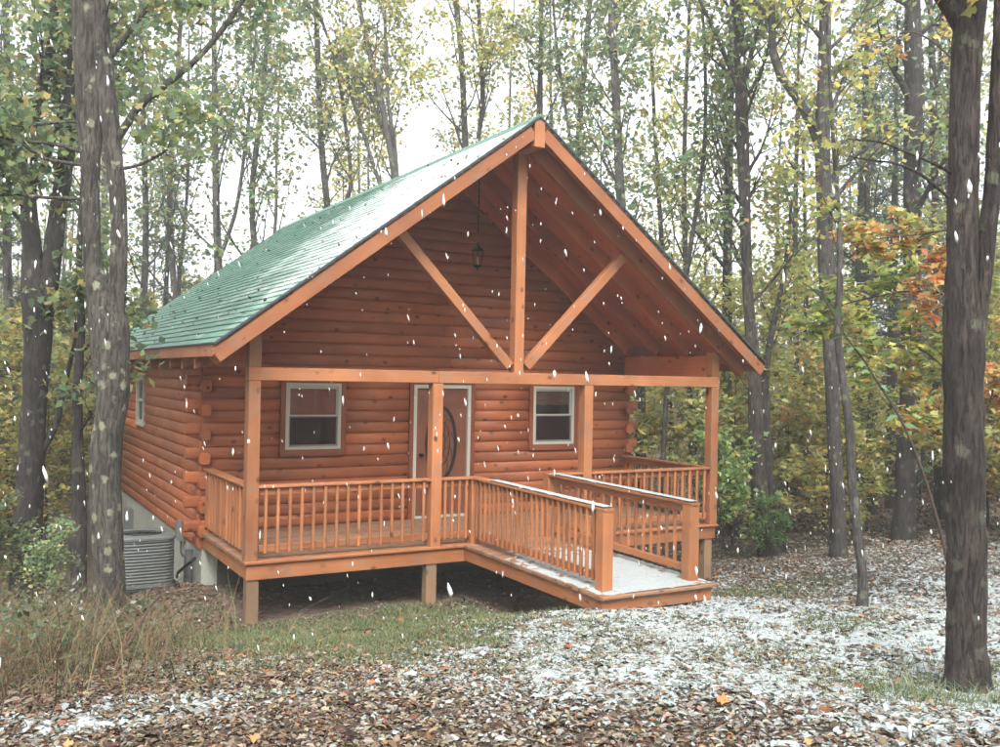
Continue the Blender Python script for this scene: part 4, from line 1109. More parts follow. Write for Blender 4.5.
hero_tree('RC', 'maple_tree', 'straight dark trunk rising behind the right end of the roof', 'dark', P_GREEN, .1, 9, .4, dict(start=.4, count=16, len=2.2, zmin=3), per=4)
hero_tree('RD', 'oak_tree', 'thick dark trunk behind the orange maple leaves on the right', 'dark', P_GREEN, .12, 14, .25, dict(start=.45, count=14, len=2.4, zmin=3), per=3)
BGT = dict(start=.32, count=13, small=6, len=3.2, ang=(18, 50), zmin=2.5, lift=.5)
hero_tree('RE', 'young_tree', 'thin straight tree between the grey tree and the thick dark trunk', 'dark', P_GREEN, 0, 7, .5, BGT, per=6)
hero_tree('RF', 'young_tree', 'left one of two thin dark poles in the yellow undergrowth', 'dark', P_YELLOW, 0, 7, .5, BGT, per=6)
hero_tree('RF2', 'young_tree', 'right one of two thin dark poles in the yellow undergrowth', 'dark', P_YELLOW, 0, 7, .5, BGT, per=6)
hero_tree('RG', 'maple_tree', 'slim dark tree seen just left of the large right edge trunk', 'dark', P_GREEN, 0, 8, .5, BGT, per=6)
hero_tree('RH', 'maple_tree', 'grey tree seen through the porch, its dark top rising above the right roof slope', 'pale', P_GREEN, .1, 9, .4, dict(start=.42, count=24, len=2.4, ang=(20, 50), zmin=4, lift=.5), per=6)
hero_tree('RI', 'young_tree', 'dark thin trunk seen through the porch next to the right post', 'dark', P_YELLOW, 0, 7, .5, BGT, per=6)
hero_tree('RJ', 'young_tree', 'dark thin trunk in the middle of the porch opening', 'dark', P_YELLOW, 0, 7, .5, BGT, per=6)
hero_tree('RK', 'young_tree', 'leaning thin tree above the right slope of the roof', 'dark', P_GREEN, 0, 7, .5, BGT, per=6)
GB = 'trees rising behind the cabin roof'
hero_tree('L1', 'maple_tree', 'grey tree with a forked right limb left of the roof', 'pale', P_GREEN, .1, 8, .5, BGT, per=6, group=GB)
hero_tree('L2', 'maple_tree', 'fan of slim stems above the left half of the roof slope', 'pale', P_GREEN, .1, 8, .5, dict(BGT, small=10), per=7, group=GB)
hero_tree('L3', 'maple_tree', 'slim stems leaning left above the middle of the ridge', 'pale', P_YELLOW, .1, 8, .5, dict(BGT, small=10), per=7, group=GB)
hero_tree('L4', 'maple_tree', 'pair of upright stems above the snowy end of the ridge', 'dark', P_YELLOW, .1, 8, .5, dict(BGT, small=10), per=7, group=GB)
hero_tree('L5', 'maple_tree', 'single upright stem rising right behind the gable peak', 'dark', P_GREEN, .1, 8, .5, BGT, per=7, group=GB)
hero_tree('L6', 'maple_tree', 'stem forking just right of the gable peak', 'pale', P_GREEN, .1, 8, .5, BGT, per=7, group=GB)
hero_tree('L7', 'maple_tree', 'thin tree just right of the large lichen covered oak', 'dark', P_GREEN, .1, 8, .5, dict(BGT, zmin=1.5), per=7, group=GB)
hero_tree('L8', 'maple_tree', 'thin crooked tree behind the low rear corner of the roof', 'pale', P_GREEN, .1, 8, .5, dict(BGT, zmin=1.5), per=7, group=GB)
hero_tree('L9', 'maple_tree', 'dark tree at the far left edge behind the twin trunk', 'dark', P_GREEN, .1, 8, .5, dict(BGT, zmin=1.5), per=7, group=GB)
hero_tree('L10', 'maple_tree', 'slim tree rising over the rear end of the roof ridge', 'pale', P_GREEN, .1, 8, .5, BGT, per=7, group=GB)

# sapling with large leaves in front of the right edge trunk
line = HERO['RS'][0]; base = line[0]
rs = empty('sapling', base[:3]); tag(rs, 'thin bent sapling with large green leaves beside the right edge trunk', 'sapling')
mb = MB(); R_ = refine([tuple(base[:2])+(base[2]-.2, base[3])]+list(line), .12); mb.tube([p[:3] for p in R_], [p[3]*.62 for p in R_], 7, .1, 2.0)
mb.v = [(x-base[0], y-base[1], z-base[2]) for x, y, z in mb.v]
mb.build('stem', M_TWIG, rs, Matrix.Translation(base[:3]), True)
big_leaf = MB(); prof = [(0, .01), (.2, .20), (.45, .27), (.7, .20), (.9, .07), (1, .0)]
for x, w_ in prof: big_leaf.v += [(x, -w_, .07*math.sin(x*3)-.16*x*x), (x, 0, -.16*x*x), (x, w_, .07*math.sin(x*3)-.16*x*x)]
for k in range(5):
    for q in (0, 1): big_leaf.f.append((3*k+q, 3*k+3+q, 3*k+4+q, 3*k+1+q))
big_leaf = big_leaf.mesh('leaf', True)
M_BIGLEAF = leaf_mat('sapling_leaf', .3)
ca = big_leaf.color_attributes.new('Col', 'FLOAT_COLOR', 'POINT'); ca.data.foreach_set('color', [.15, .26, .14, 1]*len(big_leaf.vertices))
rnd = random.Random(5)
for i, t in enumerate((.40, .44, .52, .56, .60, .66, .70, .74, .80, .84, .90, .95, .99)):
    p = R_[int(t*(len(R_)-1))]
    for s in (-1, 1):
        if rnd.random() < .2: continue
        Mx = Matrix.Translation(p[:3]) @ Matrix.Rotation(rnd.uniform(-.5, .5)+(0 if s > 0 else math.pi)-.5, 4, 'Z') @ Matrix.Rotation(rnd.uniform(.0, .6), 4, 'Y') @ Matrix.Rotation(rnd.uniform(-.6, .6), 4, 'X') @ Matrix.Scale(rnd.uniform(.11, .16), 4)
        o = put('leaf', big_leaf, M_BIGLEAF, rs, Mx); o.color = (rnd.uniform(.8, 1.2),)*3+(1,)

# ---- generic trees of the wood, copied
def proto_tree(seed, H, bark, pal, r0, start, count, blen, per, size, lean=.04, spread=.2, shape=SH_KITE, ang=(15, 45), zmin=0, tilt=.9):
    rnd = random.Random(seed)
    line = []; x = y = 0.0
    for k in range(8):
        t = k/7; line.append((x, y, -.4+t*(H+.4), r0*(1-.85*t)*(1.25 if k == 0 else 1))); x += rnd.gauss(0, lean)*H/7; y += rnd.gauss(0, lean)*H/7
    mb = MB(); R_ = refine(line, .7); mb.tube([p[:3] for p in R_], [p[3] for p in R_], 8, .1, seed)
    tips = grow(mb, R_, rnd, start, count, blen, ang, 4, 2, zmin=zmin, lift=.45, rs=.5)
    P = leaf_points(tips, per, spread)
    return mb.mesh('trunk', True), leaf_mesh('crown', P, RNG.uniform(*size, len(P)), palette(len(P), *pal), shape, tilt), BARK[bark]
PT = [proto_tree(1, 15, 'dark', P_GREEN, .12, .30, 15, 3.8, 7, (.15, .23), ang=(22, 55), spread=.17), proto_tree(2, 17, 'dark', P_YELLOW, .12, .34, 15, 4.0, 7, (.15, .23), ang=(22, 50), spread=.17),
      proto_tree(3, 13, 'dark', P_YELLOW, .11, .28, 13, 3.2, 7, (.14, .21), ang=(20, 55), spread=.16), proto_tree(4, 16, 'pale', P_GREEN, .11, .30, 15, 3.6, 7, (.15, .23), ang=(18, 45), spread=.17),
      proto_tree(5, 14, 'dark', P_GREEN, .10, .25, 14, 3.0, 7, (.14, .21), ang=(20, 55), spread=.16)]
PS = [proto_tree(11, 3.6, 'dark', P_YELLOW, .028, .12, 24, 1.5, 8, (.10, .15), .05, .10, SH_MAPLE, (45, 80), .2, .5),
      proto_tree(12, 4.6, 'dark', P_YELLOW, .035, .15, 26, 1.7, 8, (.10, .15), .05, .11, SH_MAPLE, (40, 75), .3, .5),
      proto_tree(13, 2.6, 'dark', P_ORANGE, .020, .10, 20, 1.2, 8, (.09, .14), .05, .10, SH_MAPLE, (40, 80), .1, .5),
      proto_tree(14, 2.2, 'dark', P_GREEN, .018, .08, 22, 1.1, 6, (.08, .13), .05, .10, SH_MAPLE, (30, 75), .1, .6)]
def pine_proto(seed, H):
    rnd = random.Random(seed); mb = MB(); mb.tube([(0, 0, -.4), (.05, 0, H*.5), (0, .05, H)], [.15, .10, .02], 8, .08, seed)
    P = []
    z = 1.8
    while z < H-.3:
        n_ = rnd.randint(4, 6); L = (1-z/H)*2.6+.5
        for k in range(n_):
            a = 6.283*k/n_+rnd.uniform(-.3, .3); l_ = L*rnd.uniform(.55, 1.1); d = Vector((math.cos(a), math.sin(a), rnd.uniform(-.05, .25)))
            pts, rad = limb(Vector((0, 0, z)), d, l_, .022*(1-z/H)+.008, rnd, -.15, 6); mb.tube(pts, rad, 4, cap=False)
            if z < 3.2: continue
            for q in range(int(26*l_)):
                t = rnd.uniform(.25, 1); j = min(4, int(t*5)); b_ = pts[j].lerp(pts[j+1], t*5-j if t < 1 else 1)
                P.append((b_.x+rnd.gauss(0, .10), b_.y+rnd.gauss(0, .10), b_.z+rnd.gauss(.02, .05)))
        z += rnd.uniform(.35, .6)
    P = np.array(P); P = np.repeat(P, 3, 0)+RNG.normal(size=(len(P)*3, 3))*.05
    base = np.array([(-.5, 0, 0), (0, .07, .03), (.5, 0, -.03), (0, -.07, .03)])
    return mb.mesh('trunk', True), leaf_mesh('crown', P, RNG.uniform(.14, .24, len(P)), palette(len(P), [(.060, .095, .080), (.080, .115, .085), (.11, .14, .11)], [4, 3, 2]), (base, [(0, 1, 2, 3)]), .8), M_BARK_DARK
PINE = pine_proto(41, 12.5)
def plant(proto, name, x, y, label, cat, group, rot, sc_, tint):
    T = Matrix.Translation((x, y, gz1(x, y))) @ Matrix.Rotation(rot, 4, 'Z') @ Matrix.Diagonal((sc_*1.0, sc_*1.0, sc_, 1))
    r = put(name, None, None, None, T); tag(r, label, cat, group)
    put('trunk', proto[0], proto[2], r, T); c = put('crown', proto[1], M_LEAF, r, T); c.color = (*tint, 1)
    return r
rnd = random.Random(77)
def cam_xy(px, d):                                     # a spot on the ground plan: bearing across the view and distance
    v = Vector((fw.x, fw.y)).normalized()*d + Vector((rt.x, rt.y))*((px-500)/937.9*d)
    return CAM.x+v.x, CAM.y+v.y
taken = [(l[0][0][0], l[0][0][1]) for l in HERO.values()]
def free(x, y, gap):
    if -1.6 < x < W+1.6 and -4.5 < y < YB+1.6: return False
    return all((x-a)**2+(y-b)**2 > gap*gap for a, b in taken)
LAND = [(-120, 'beyond the left edge trunk'), (28, 'behind the dark twin stemmed trunk'), (108, 'behind the large lichen covered oak'), (217, 'by the grey forked tree left of the roof'), (330, 'over the left half of the roof'),
        (440, 'over the middle of the roof'), (540, 'behind the gable peak'), (630, 'over the right roof slope'), (690, 'behind the porch opening'), (757, 'behind the dark tree by the porch'), (835, 'behind the grey tree with the crooked limb'),
        (908, 'behind the thick dark trunk'), (966, 'behind the right edge trunk'), (1100, 'past the right edge trunk')]
ORD = ['nearest', 'second nearest', 'third nearest', 'fourth nearest', 'fifth nearest', 'sixth nearest', 'seventh nearest', 'eighth nearest', 'ninth nearest', 'tenth nearest', 'eleventh nearest', 'twelfth nearest']
def name_in_order(items):
    by = {}
    for px, d, o, what in items:
        k = min(LAND, key=lambda q: abs(q[0]-px))[1]; by.setdefault((k, what), []).append((d, o))
    for (k, what), lst in by.items():
        for i, (d, o) in enumerate(sorted(lst, key=lambda q: q[0])):
            o['label'] = (what+' '+k) if len(lst) == 1 else '%s, %s of those %s' % (what, ORD[min(i, 11)] if i < len(lst)-1 or len(lst) < 3 else 'farthest', k)
ITEMS = []
cnt = 0; tries = 0
while cnt < 30 and tries < 4000:
    tries += 1
    d = rnd.uniform(20, 46); px = rnd.uniform(-160, 1160)
    x, y = cam_xy(px, d)
    if not free(x, y, 1.5 if d < 30 else 1.1): continue
    taken.append((x, y)); cnt += 1
    tn = rnd.uniform(1.1, 1.5); wv = rnd.uniform(-.12, .08)
    side = 'left of' if px < 130 else ('behind' if px < 740 else 'right of')
    kind = rnd.randrange(5)
    lab = 'slender %s tree with %s leaves in the woods %s the cabin' % ('grey' if kind == 3 else 'dark', 'yellowing' if kind in (1, 2) else 'green', side)
    ITEMS.append((px, d, None, '%s leaved %s tree' % ('yellow' if kind in (1, 2) else 'green', 'grey' if kind == 3 else 'dark')))
    o_ = plant(PT[kind], 'forest_tree', x, y, lab, 'tree', 'slender trees of the surrounding woods', rnd.uniform(0, 6.28), rnd.uniform(.85, 1.25), (tn*(1+wv), tn, tn*(1-wv)))
    ITEMS[-1] = (px, d, o_, ITEMS[-1][3])
name_in_order(ITEMS); ITEMS = []
for (px, d, s_, lab) in ((893, 23.5, 1.0, 'dark blue green pine seen left of the thick dark trunk'), (945, 26.0, 1.1, 'dark blue green pine between the thick dark trunk and the right edge trunk'), (860, 28.0, 1.15, 'dark pine far behind the slender crooked tree'), (-10, 24.0, 1.0, 'dark pine at the left edge behind the dark twin stemmed trunk'), (165, 31.0, .9, 'dark pine right of the lichen covered oak, beyond the rear roof corner')):
    x, y = cam_xy(px, d); taken.append((x, y))
    plant(PINE, 'pine_tree', x, y, lab, 'tree', 'pines among the leafy trees', px*.1, s_, (1.2, 1.2, 1.2))
cnt = 0; tries = 0
while cnt < 104 and tries < 4000:
    tries += 1
    d = rnd.uniform(15.5, 36); px = rnd.choice((rnd.uniform(-150, 110), rnd.uniform(600, 1150), rnd.uniform(720, 1150), rnd.uniform(90, 620)))
    x, y = cam_xy(px, d)
    if not free(x, y, .8): continue
    if px > 720 and d < 16.5: continue
    taken.append((x, y)); cnt += 1
    k = rnd.choice((0, 0, 1, 1, 1, 2, 3)); tn = rnd.uniform(1.1, 1.6); wv = rnd.uniform(-.10, .02)
    side = 'left of' if px < 130 else ('behind' if px < 740 else 'right of')
    lab = '%s leaved maple sapling in the undergrowth %s the cabin' % (('yellow', 'yellow', 'orange', 'green')[k], side)
    if px < 130: tn *= .68
    o_ = plant(PS[k], 'maple_sapling', x, y, lab, 'sapling', 'maple saplings in the undergrowth', rnd.uniform(0, 6.28), rnd.uniform(.8, 1.35), (tn*(1+wv), tn, tn*(1-wv)))
    ITEMS.append((px, d, o_, '%s leaved sapling' % ('yellow', 'yellow', 'orange', 'green')[k]))
name_in_order(ITEMS)
# nearer bushes that one can pick out
for (x, y, k, s, t, lab) in ((9.0, 1.5, 3, .9, (1.5, 1.8, 1.3), 'green leafy bush right behind the right porch post'),
                             (11.4, 1.2, 0, .8, (1, 1, .9), 'yellow maple sapling between the porch tree and the grey tree'),
                             (9.6, 0.9, 3, .45, (.8, 1.2, .8), 'low green seedling at the foot of the dark tree by the porch'),
                             (13.3, -1.6, 1, .75, (1.1, .95, .8), 'yellow orange maple sapling behind the bent sapling'),
                             (14.8, -.6, 2, 1.2, (1.1, .9, .9), 'orange maple sapling right of the thick dark trunk'),
                             (11.6, -4.2, 0, .7, (1.1, 1.0, .7), 'yellow maple sapling at the right edge behind the large trunk'),
                             (-2.6, 3.0, 3, .6, (1.15, 1.2, 1.1), 'green sapling with drooping leaves between the two left trunks'),
                             (-2.05, 1.7, 3, .45, (1.5, 1.7, 1.7), 'pale snowy leaved sapling left of the lichen covered oak'),
                             (-3.6, 4.5, 0, .8, (1, .95, .8), 'yellow sapling at the left edge of the picture'),
                             (-3.2, 6.5, 1, .8, (1, .95, .8), 'tall yellow sapling far behind the left trunks')):
    plant(PS[k], 'maple_sapling', x, y, lab, 'sapling', None, x*3, s, t)

# yellow and orange maple boughs reaching in front of the right hand trunks
def bough(pts, label, pal, n_per, seed, tint=(1, 1, 1), nb=12):
    rnd = random.Random(seed); base = pts[0]
    r = empty('maple_bough', base[:3]); tag(r, label, 'branch')
    T = Matrix.Translation(base[:3])
    R_ = refine(pts, .1); mb = MB(); mb.tube([p[:3] for p in R_], [p[3] for p in R_], 6)
    tips = grow(mb, R_, rnd, .2, nb, .55, (30, 75), 4, 3, lift=-.1)
    mb.v = [(x-base[0], y-base[1], z-base[2]) for x, y, z in mb.v]
    mb.build('branch', M_TWIG, r, T, True)
    P = leaf_points(tips, n_per, .06)-np.array(base[:3]); P[:, 2] -= .05
    c = put('leaves', leaf_mesh('leaves', P, RNG.uniform(.08, .14, len(P)), palette(len(P), *pal), SH_MAPLE, .45), M_LEAF, r, T); c.color = (*tint, 1)
bough([(7.81,-4.09,4.12,0.0223),(7.44,-3.73,4.22,0.0148),(7.21,-3.47,4.23,0.0124),(6.99,-3.2,4.16,0.0099),(6.76,-2.93,4.06,0.0074),(6.54,-2.66,3.9,0.0049)], 'dense spray of yellow green maple leaves above the bent sapling', P_YELLOW, 4, 21, (1.1, 1.3, 1.17), 12)
bough([(7.98,-3.96,5.09,0.0201),(7.66,-3.63,5.01,0.0151),(7.43,-3.36,4.97,0.0101),(7.25,-3.12,4.95,0.0075),(7.02,-2.85,4.9,0.005)], 'orange tipped maple bough high on the right, under the snowy twigs', P_ORANGE, 3, 22, (1.3, 1.37, 1.3), 12)
bough([(7.44,-4.34,3.73,0.0191),(7.29,-4.11,4.09,0.0119),(7.27,-3.96,4.34,0.0096),(7.29,-3.83,4.58,0.0048)], 'pinkish orange maple spray just left of the right edge trunk', P_ORANGE, 2, 23, (1.43, 1.17, 1.3), 12)
bough([(7.65,-4.22,2.89,0.0194),(7.33,-3.9,3.37,0.0122),(7.16,-3.66,3.55,0.0097),(7.0,-3.43,3.49,0.0073),(6.88,-3.23,3.36,0.0049)], 'yellow maple spray crossing the bent sapling left of the right edge trunk', P_YELLOW, 3, 24, (1.17, 1.3, 1.17), 12)
bough([(8.13,-3.83,6.97,0.0205),(7.73,-3.46,7.52,0.0128),(7.55,-3.22,7.66,0.0102),(7.43,-3.01,7.57,0.0077),(7.38,-2.84,7.64,0.0051)], 'small orange leaf cluster high beside the right edge trunk', P_ORANGE, 1, 25, (1.3, 1.3, 1.3), 5)
bough([(6.91,-4.71,2.45,0.0158),(7.16,-4.72,2.9,0.0113),(7.37,-4.7,3.25,0.009),(7.6,-4.7,3.49,0.0045)], 'orange maple spray at the far right edge behind the fork', P_ORANGE, 3, 26, (1.37, 1.23, 1.3), 12)
bough([(7.47,-4.34,2.41,0.0167),(7.32,-4.12,2.58,0.0119),(7.27,-3.95,2.73,0.0096),(7.16,-3.75,2.85,0.0048)], 'low maple spray with pink and green leaves at mid height on the right', P_ORANGE, 2, 27, (1.3, 1.43, 1.3), 12)
# far woods read as one mass of trunks and leaves
mb = MB(); rnd = random.Random(9); LP = []
for k in range(150):
    d = rnd.uniform(48, 75); px = rnd.uniform(-330, 1330); x, y = cam_xy(px, d); H = rnd.uniform(7, 13)
    mb.tube([(x, y, -1), (x+rnd.gauss(0, .3), y, H*.5), (x+rnd.gauss(0, .7), y, H)], [rnd.uniform(.09, .2), .1, .03], 5, cap=False)
    for q in range(16):
        cz = rnd.uniform(H*.1, H); rr = 2.2*(1-.4*cz/H); c = np.array([x+rnd.gauss(0, rr*.7), y+rnd.gauss(0, rr*.7), cz])
        LP.append(c + RNG.normal(size=(24, 3))*np.array([.8, .8, .6]))
woods = mb.build('far_woods', M_BARK_DARK, None, None, True)
tag(woods, 'distant mass of autumn trees filling the far woods', 'woods', kind='stuff')
LP = np.concatenate(LP)
o = put('far_foliage', leaf_mesh('far_foliage', LP, RNG.uniform(.20, .36, len(LP)), palette(len(LP), P_YELLOW[0]+P_GREEN[0], P_YELLOW[1]+P_GREEN[1]), SH_KITE, .9), M_LEAF, woods)
tag(o, kind='stuff')

# unseen woods added behind and beside the viewer to block low sky light
mb = MB(); rnd = random.Random(19); LP = []
for k in range(120):
    a = rnd.uniform(math.radians(95), math.radians(325)); d = rnd.uniform(9, 34)
    x, y = CAM.x+d*math.cos(math.radians(90)-a-YAW*0+0), CAM.y+d*math.sin(math.radians(90)-a)
    if (Vector((x, y, 0))-Vector((CAM.x, CAM.y, 0))).normalized().dot(Vector((fw.x, fw.y, 0)).normalized()) > .45: continue
    H = rnd.uniform(11, 18); z0 = gz1(x, y)
    mb.tube([(x, y, z0-.5), (x+rnd.gauss(0, .3), y, z0+H*.5), (x+rnd.gauss(0, .7), y, z0+H)], [rnd.uniform(.10, .2), .1, .03], 6, cap=False)
    for q in range(36):
        cz = rnd.uniform(.3, H); rr = 2.4*(1-.4*cz/H); c = np.array([x+rnd.gauss(0, rr*.7), y+rnd.gauss(0, rr*.7), z0+cz])
        LP.append(c + RNG.normal(size=(22, 3))*np.array([.8, .8, .6]))
woods = mb.build('unseen_woods', M_BARK_DARK, None, None, True)
tag(woods, 'unseen mass of autumn trees added behind the viewer to block low light', 'woods', kind='stuff')
LP = np.concatenate(LP)
o = put('unseen_foliage', leaf_mesh('unseen_foliage', LP, RNG.uniform(.22, .36, len(LP)), palette(len(LP), P_YELLOW[0]+P_GREEN[0], P_YELLOW[1]+P_GREEN[1]), SH_KITE, .9), M_LEAF, woods)
tag(o, kind='stuff')

# ------------------------------------------------------------------ forest floor: leaf litter, snow, grass, weeds
def blob(x, y, cx, cy, sx, sy=None): return np.exp(-((x-cx)/sx)**2-((y-cy)/(sy or sx))**2)
def snow_mask(x, y):
    """share of the litter covered by snow: most on the open ground right of the ramp's left edge"""
    xb = np.interp(y, [-9, -8.2, -7.2, -5.6, -4.2, -2.5, 0], [.8, .3, -.25, -.5, .45, 1.9, 3.0])
    s = 1/(1+np.exp(-(x-xb)/.32))
    s = s*(1-.45*blob(x, y, .2, -7.6, 1.2, .5))
    s = s + .9*blob(x, y, -2.3, -5.4, .8, .45) + .6*blob(x, y, -1.4, -5.3, .5, .25) + .7*blob(x, y, -1.2, -3.8, .45, .28) + .35*blob(x, y, .1, -4.6, .5, .3)
    s = s*(1-.75*np.clip((y+1.6)/1.8, 0, 1))*(1-.6*blob(x, y, 7, -1.5, 1.6, .6))
    s = np.where((x > -.3) & (x < 7.4) & (y > -.3) & (y < 2.3), 0, s)
    s = np.where((x > RA0+.1) & (x < RA1-.1) & (y > RYT+.2), 0, s)
    return np.clip(s, 0, 1)
def grass_mask(x, y):
    g = 1.4*blob(x, y, .7, -2.1, 1.6, 2.2) + .9*blob(x, y, 2.2, -.5, .8, .9) + .7*blob(x, y, -.6, -1.2, .8, 1.6) + .8*blob(x, y, 2.7, -7.3, .8, .45) + .5*blob(x, y, 3.6, -6.6, .8, .5) + .8*blob(x, y, 6.9, -1.5, 1.4, .5) + .5*blob(x, y, 4.6, -4.9, 1.2, .6) + .3*blob(x, y, -2.5, -3, 1.2, 1.2) + .25*blob(x, y, 3.2, -5.8, 1.5, .8)
    return np.clip(g, 0, 1)
def scatter(N, x0, x1, y0, y1, dens):
    x = RNG.uniform(x0, x1, N); y = RNG.uniform(y0, y1, N)
    k = RNG.uniform(0, 1, N) < dens(x, y); return x[k], y[k]
def surf(x, y): return gz(x, y) + (fbm(x, y, 2.2, 5)-.5)*.05 + (vnoise(x, y, 6.5, 9)-.5)*.02
def dist(x, y): return np.hypot(x-CAM.x, y-CAM.y)
def under(x, y): return ((x > -.05) & (x < W+.05) & (y > .1) & (y < YB)) | ((x > RA0+.15) & (x < RA1-.15) & (y > RYT+.5) & (y < .1))
# fallen leaves
x, y = scatter(560000, -7, 14, -9.5, 5, lambda x, y: np.where(under(x, y), .05, np.where(dist(x, y) < 9, 1.0, .55))*(1-.48*grass_mask(x, y)))
z = surf(x, y)+RNG.uniform(.002, .03, len(x))
P_LIT = ([(.185, .132, .090), (.115, .080, .057), (.25, .195, .140), (.060, .044, .036), (.27, .130, .062), (.28, .24, .180), (.17, .082, .058), (.20, .175, .145)], [4, 3.6, 3.2, 2.8, 1.1, 2.6, .7, 2.6])
cols = palette(len(x), *P_LIT)
sm = snow_mask(x, y); nz = fbm(x, y, 5.0, 21)
dust = RNG.uniform(0, 1, len(x)) < sm*.45*(nz > .42)
cols[dust] = np.clip(np.array([.34, .38, .365])*(1+RNG.normal(size=(dust.sum(), 1))*.15), 0, .9)
frost = (~dust) & (RNG.uniform(0, 1, len(x)) < sm*.4)
cols[frost] = cols[frost]*.6+np.array([.14, .16, .16])
P3 = np.stack([x, y, z], 1); near = dist(x, y) < 7.6
sizes = RNG.lognormal(math.log(.034), .36, len(x)).clip(.018, .085)
o = put('leaf_litter', leaf_mesh('leaf_litter', P3[near], sizes[near], cols[near], SH_OVAL, .22, 2.2), M_LITTER)
o2 = put('leaf_litter', leaf_mesh('leaf_litter', P3[~near], sizes[~near]*1.1, cols[~near], SH_KITE, .24, 1.8), M_LITTER)
tag(o2, 'brown fallen leaves spread round the cabin and under the trees', 'leaves', kind='stuff')
tag(o, 'brown fallen leaves covering the ground in front of the cabin', 'leaves', kind='stuff')
# the same litter thinning out under the trees farther back
x, y = scatter(60000, 12, 26, -12, 14, lambda x, y: np.where(dist(x, y) < 34, 1.0, .3))
o = put('leaf_litter', leaf_mesh('leaf_litter', np.stack([x, y, gz(x, y)+.02], 1), RNG.uniform(.07, .13, len(x)), palette(len(x), *P_LIT), SH_KITE, .30, 1.8), M_LITTER)
tag(o, 'brown fallen leaves on the forest floor beyond the right trunks', 'leaves', kind='stuff')
# fresh maple leaves lying on top
x, y = scatter(700, -5, 9, -8.5, 0, lambda x, y: 1-.7*snow_mask(x, y)); k = ~under(x, y); x, y = x[k], y[k]
o = put('maple_leaf_litter', leaf_mesh('maple_leaf_litter', np.stack([x, y, surf(x, y)+.03], 1), RNG.uniform(.05, .09, len(x)), palette(len(x), [(.34, .14, .06), (.36, .20, .09), (.27, .08, .055), (.36, .27, .17)], [3, 2, 1, 4]), SH_MAPLE, .3, 1.5), M_LITTER)
tag(o, 'orange and red maple leaves scattered on the brown litter', 'leaves', kind='stuff')
# a thin broken sheet of snow between the leaves
xs_ = np.arange(-3.6, 9.5, .026); ys_ = np.arange(-9.2, .4, .026); X, Y = np.meshgrid(xs_, ys_)
cov = snow_mask(X, Y); hi = .42*fbm(X, Y, 8.5, 61)+.36*fbm(X, Y, 16, 63)+.34*fbm(X, Y, 1.3, 65)
t_ = np.clip((hi - (1.02-.45*cov*(1-.16*np.clip((Y+4.5)/3, 0, 1))))/.14, 0, 1)*(cov > .06)
Z = surf(X, Y) + np.where(t_ > 0, .012+.016*t_, -.01) + .006*vnoise(X, Y, 30, 67)
ii = np.arange(X.size).reshape(X.shape)
keep = np.maximum.reduce([t_[:-1, :-1], t_[1:, :-1], t_[:-1, 1:], t_[1:, 1:]]) > 0
q = np.stack([ii[:-1, :-1], ii[:-1, 1:], ii[1:, 1:], ii[1:, :-1]], -1)[keep]
used = np.unique(q); remap = np.full(X.size, -1, np.int64); remap[used] = np.arange(len(used))
o = put('ground_snow', np_mesh('ground_snow', np.stack([X, Y, Z], -1).reshape(-1, 3)[used], remap[q], True), M_SNOW)
tag(o, 'broken sheet of thin snow on the open ground before the ramp', 'snow', kind='stuff')
# snow lumps resting on the leaves
x, y = scatter(150000, -6, 13, -9.5, 3, lambda x, y: snow_mask(x, y)*np.clip((.6*fbm(x, y, 4.6, 33)+.4*fbm(x, y, 1.1, 35)-.46)*6, 0, 1)*np.where(dist(x, y) < 9, .5, .4))
N = len(x); z = surf(x, y)+RNG.uniform(.006, .024, N)
ang = np.linspace(0, 2*np.pi, 7)[:-1]
V = np.zeros((N, 7, 3)); sz = RNG.lognormal(math.log(.024), .45, N).clip(.008, .075); asp = RNG.uniform(.5, 1.0, N); th = RNG.uniform(0, 6.28, N)
for k in range(6):
    r = sz*RNG.uniform(.6, 1.3, N); a = r*math.cos(ang[k]); b = r*asp*math.sin(ang[k])
    V[:, k, 0] = x+a*np.cos(th)-b*np.sin(th); V[:, k, 1] = y+a*np.sin(th)+b*np.cos(th); V[:, k, 2] = z-.004+RNG.normal(size=N)*.008
V[:, 6, 0] = x; V[:, 6, 1] = y; V[:, 6, 2] = z+.004+sz*RNG.uniform(.08, .35, N)
F = (np.arange(N)*7)[:, None, None] + np.array([(k, (k+1) % 6, 6) for k in range(6)])[None]
o = put('snow_patches', np_mesh('snow_patches', V.reshape(-1, 3), F.reshape(-1, 3), True), M_SNOW)
tag(o, 'patchy thin snow resting on the fallen leaves', 'snow', kind='stuff')
# grass and weeds as curved blades
def blades(name, x, y, h, lean, wid, cols, mat=None, z=None):
    N = len(x); z = surf(x, y) if z is None else z
    th = RNG.uniform(0, 6.28, N); dx, dy = np.cos(th), np.sin(th); le = lean*RNG.uniform(.3, 1.4, N)
    V = np.zeros((N, 5, 3))
    for k, (t, w_) in enumerate(((0, 1), (.5, .8))):
        off = le*h*t*t
        for s in (0, 1):
            sg = (s-.5)*wid*w_
            V[:, 2*k+s] = np.stack([x+dx*off-dy*sg, y+dy*off+dx*sg, z-.01+h*t*(1-.25*le*t)], 1)
    V[:, 4] = np.stack([x+dx*le*h, y+dy*le*h, z+h*(1-.30*le)], 1)
    q = [(0, 1, 3), (0, 3, 2), (2, 3, 4)]
    F = (np.arange(N)*5)[:, None, None]+np.array(q)[None]
    me = np_mesh(name, V.reshape(-1, 3), F.reshape(-1, 3))
    c4 = np.ones((N, 5, 4), np.float32); c4[:, :, :3] = cols[:, None, :]
    ca = me.color_attributes.new('Col', 'FLOAT_COLOR', 'POINT'); ca.data.foreach_set('color', c4.ravel())
    return put(name, me, mat or M_BLADE)
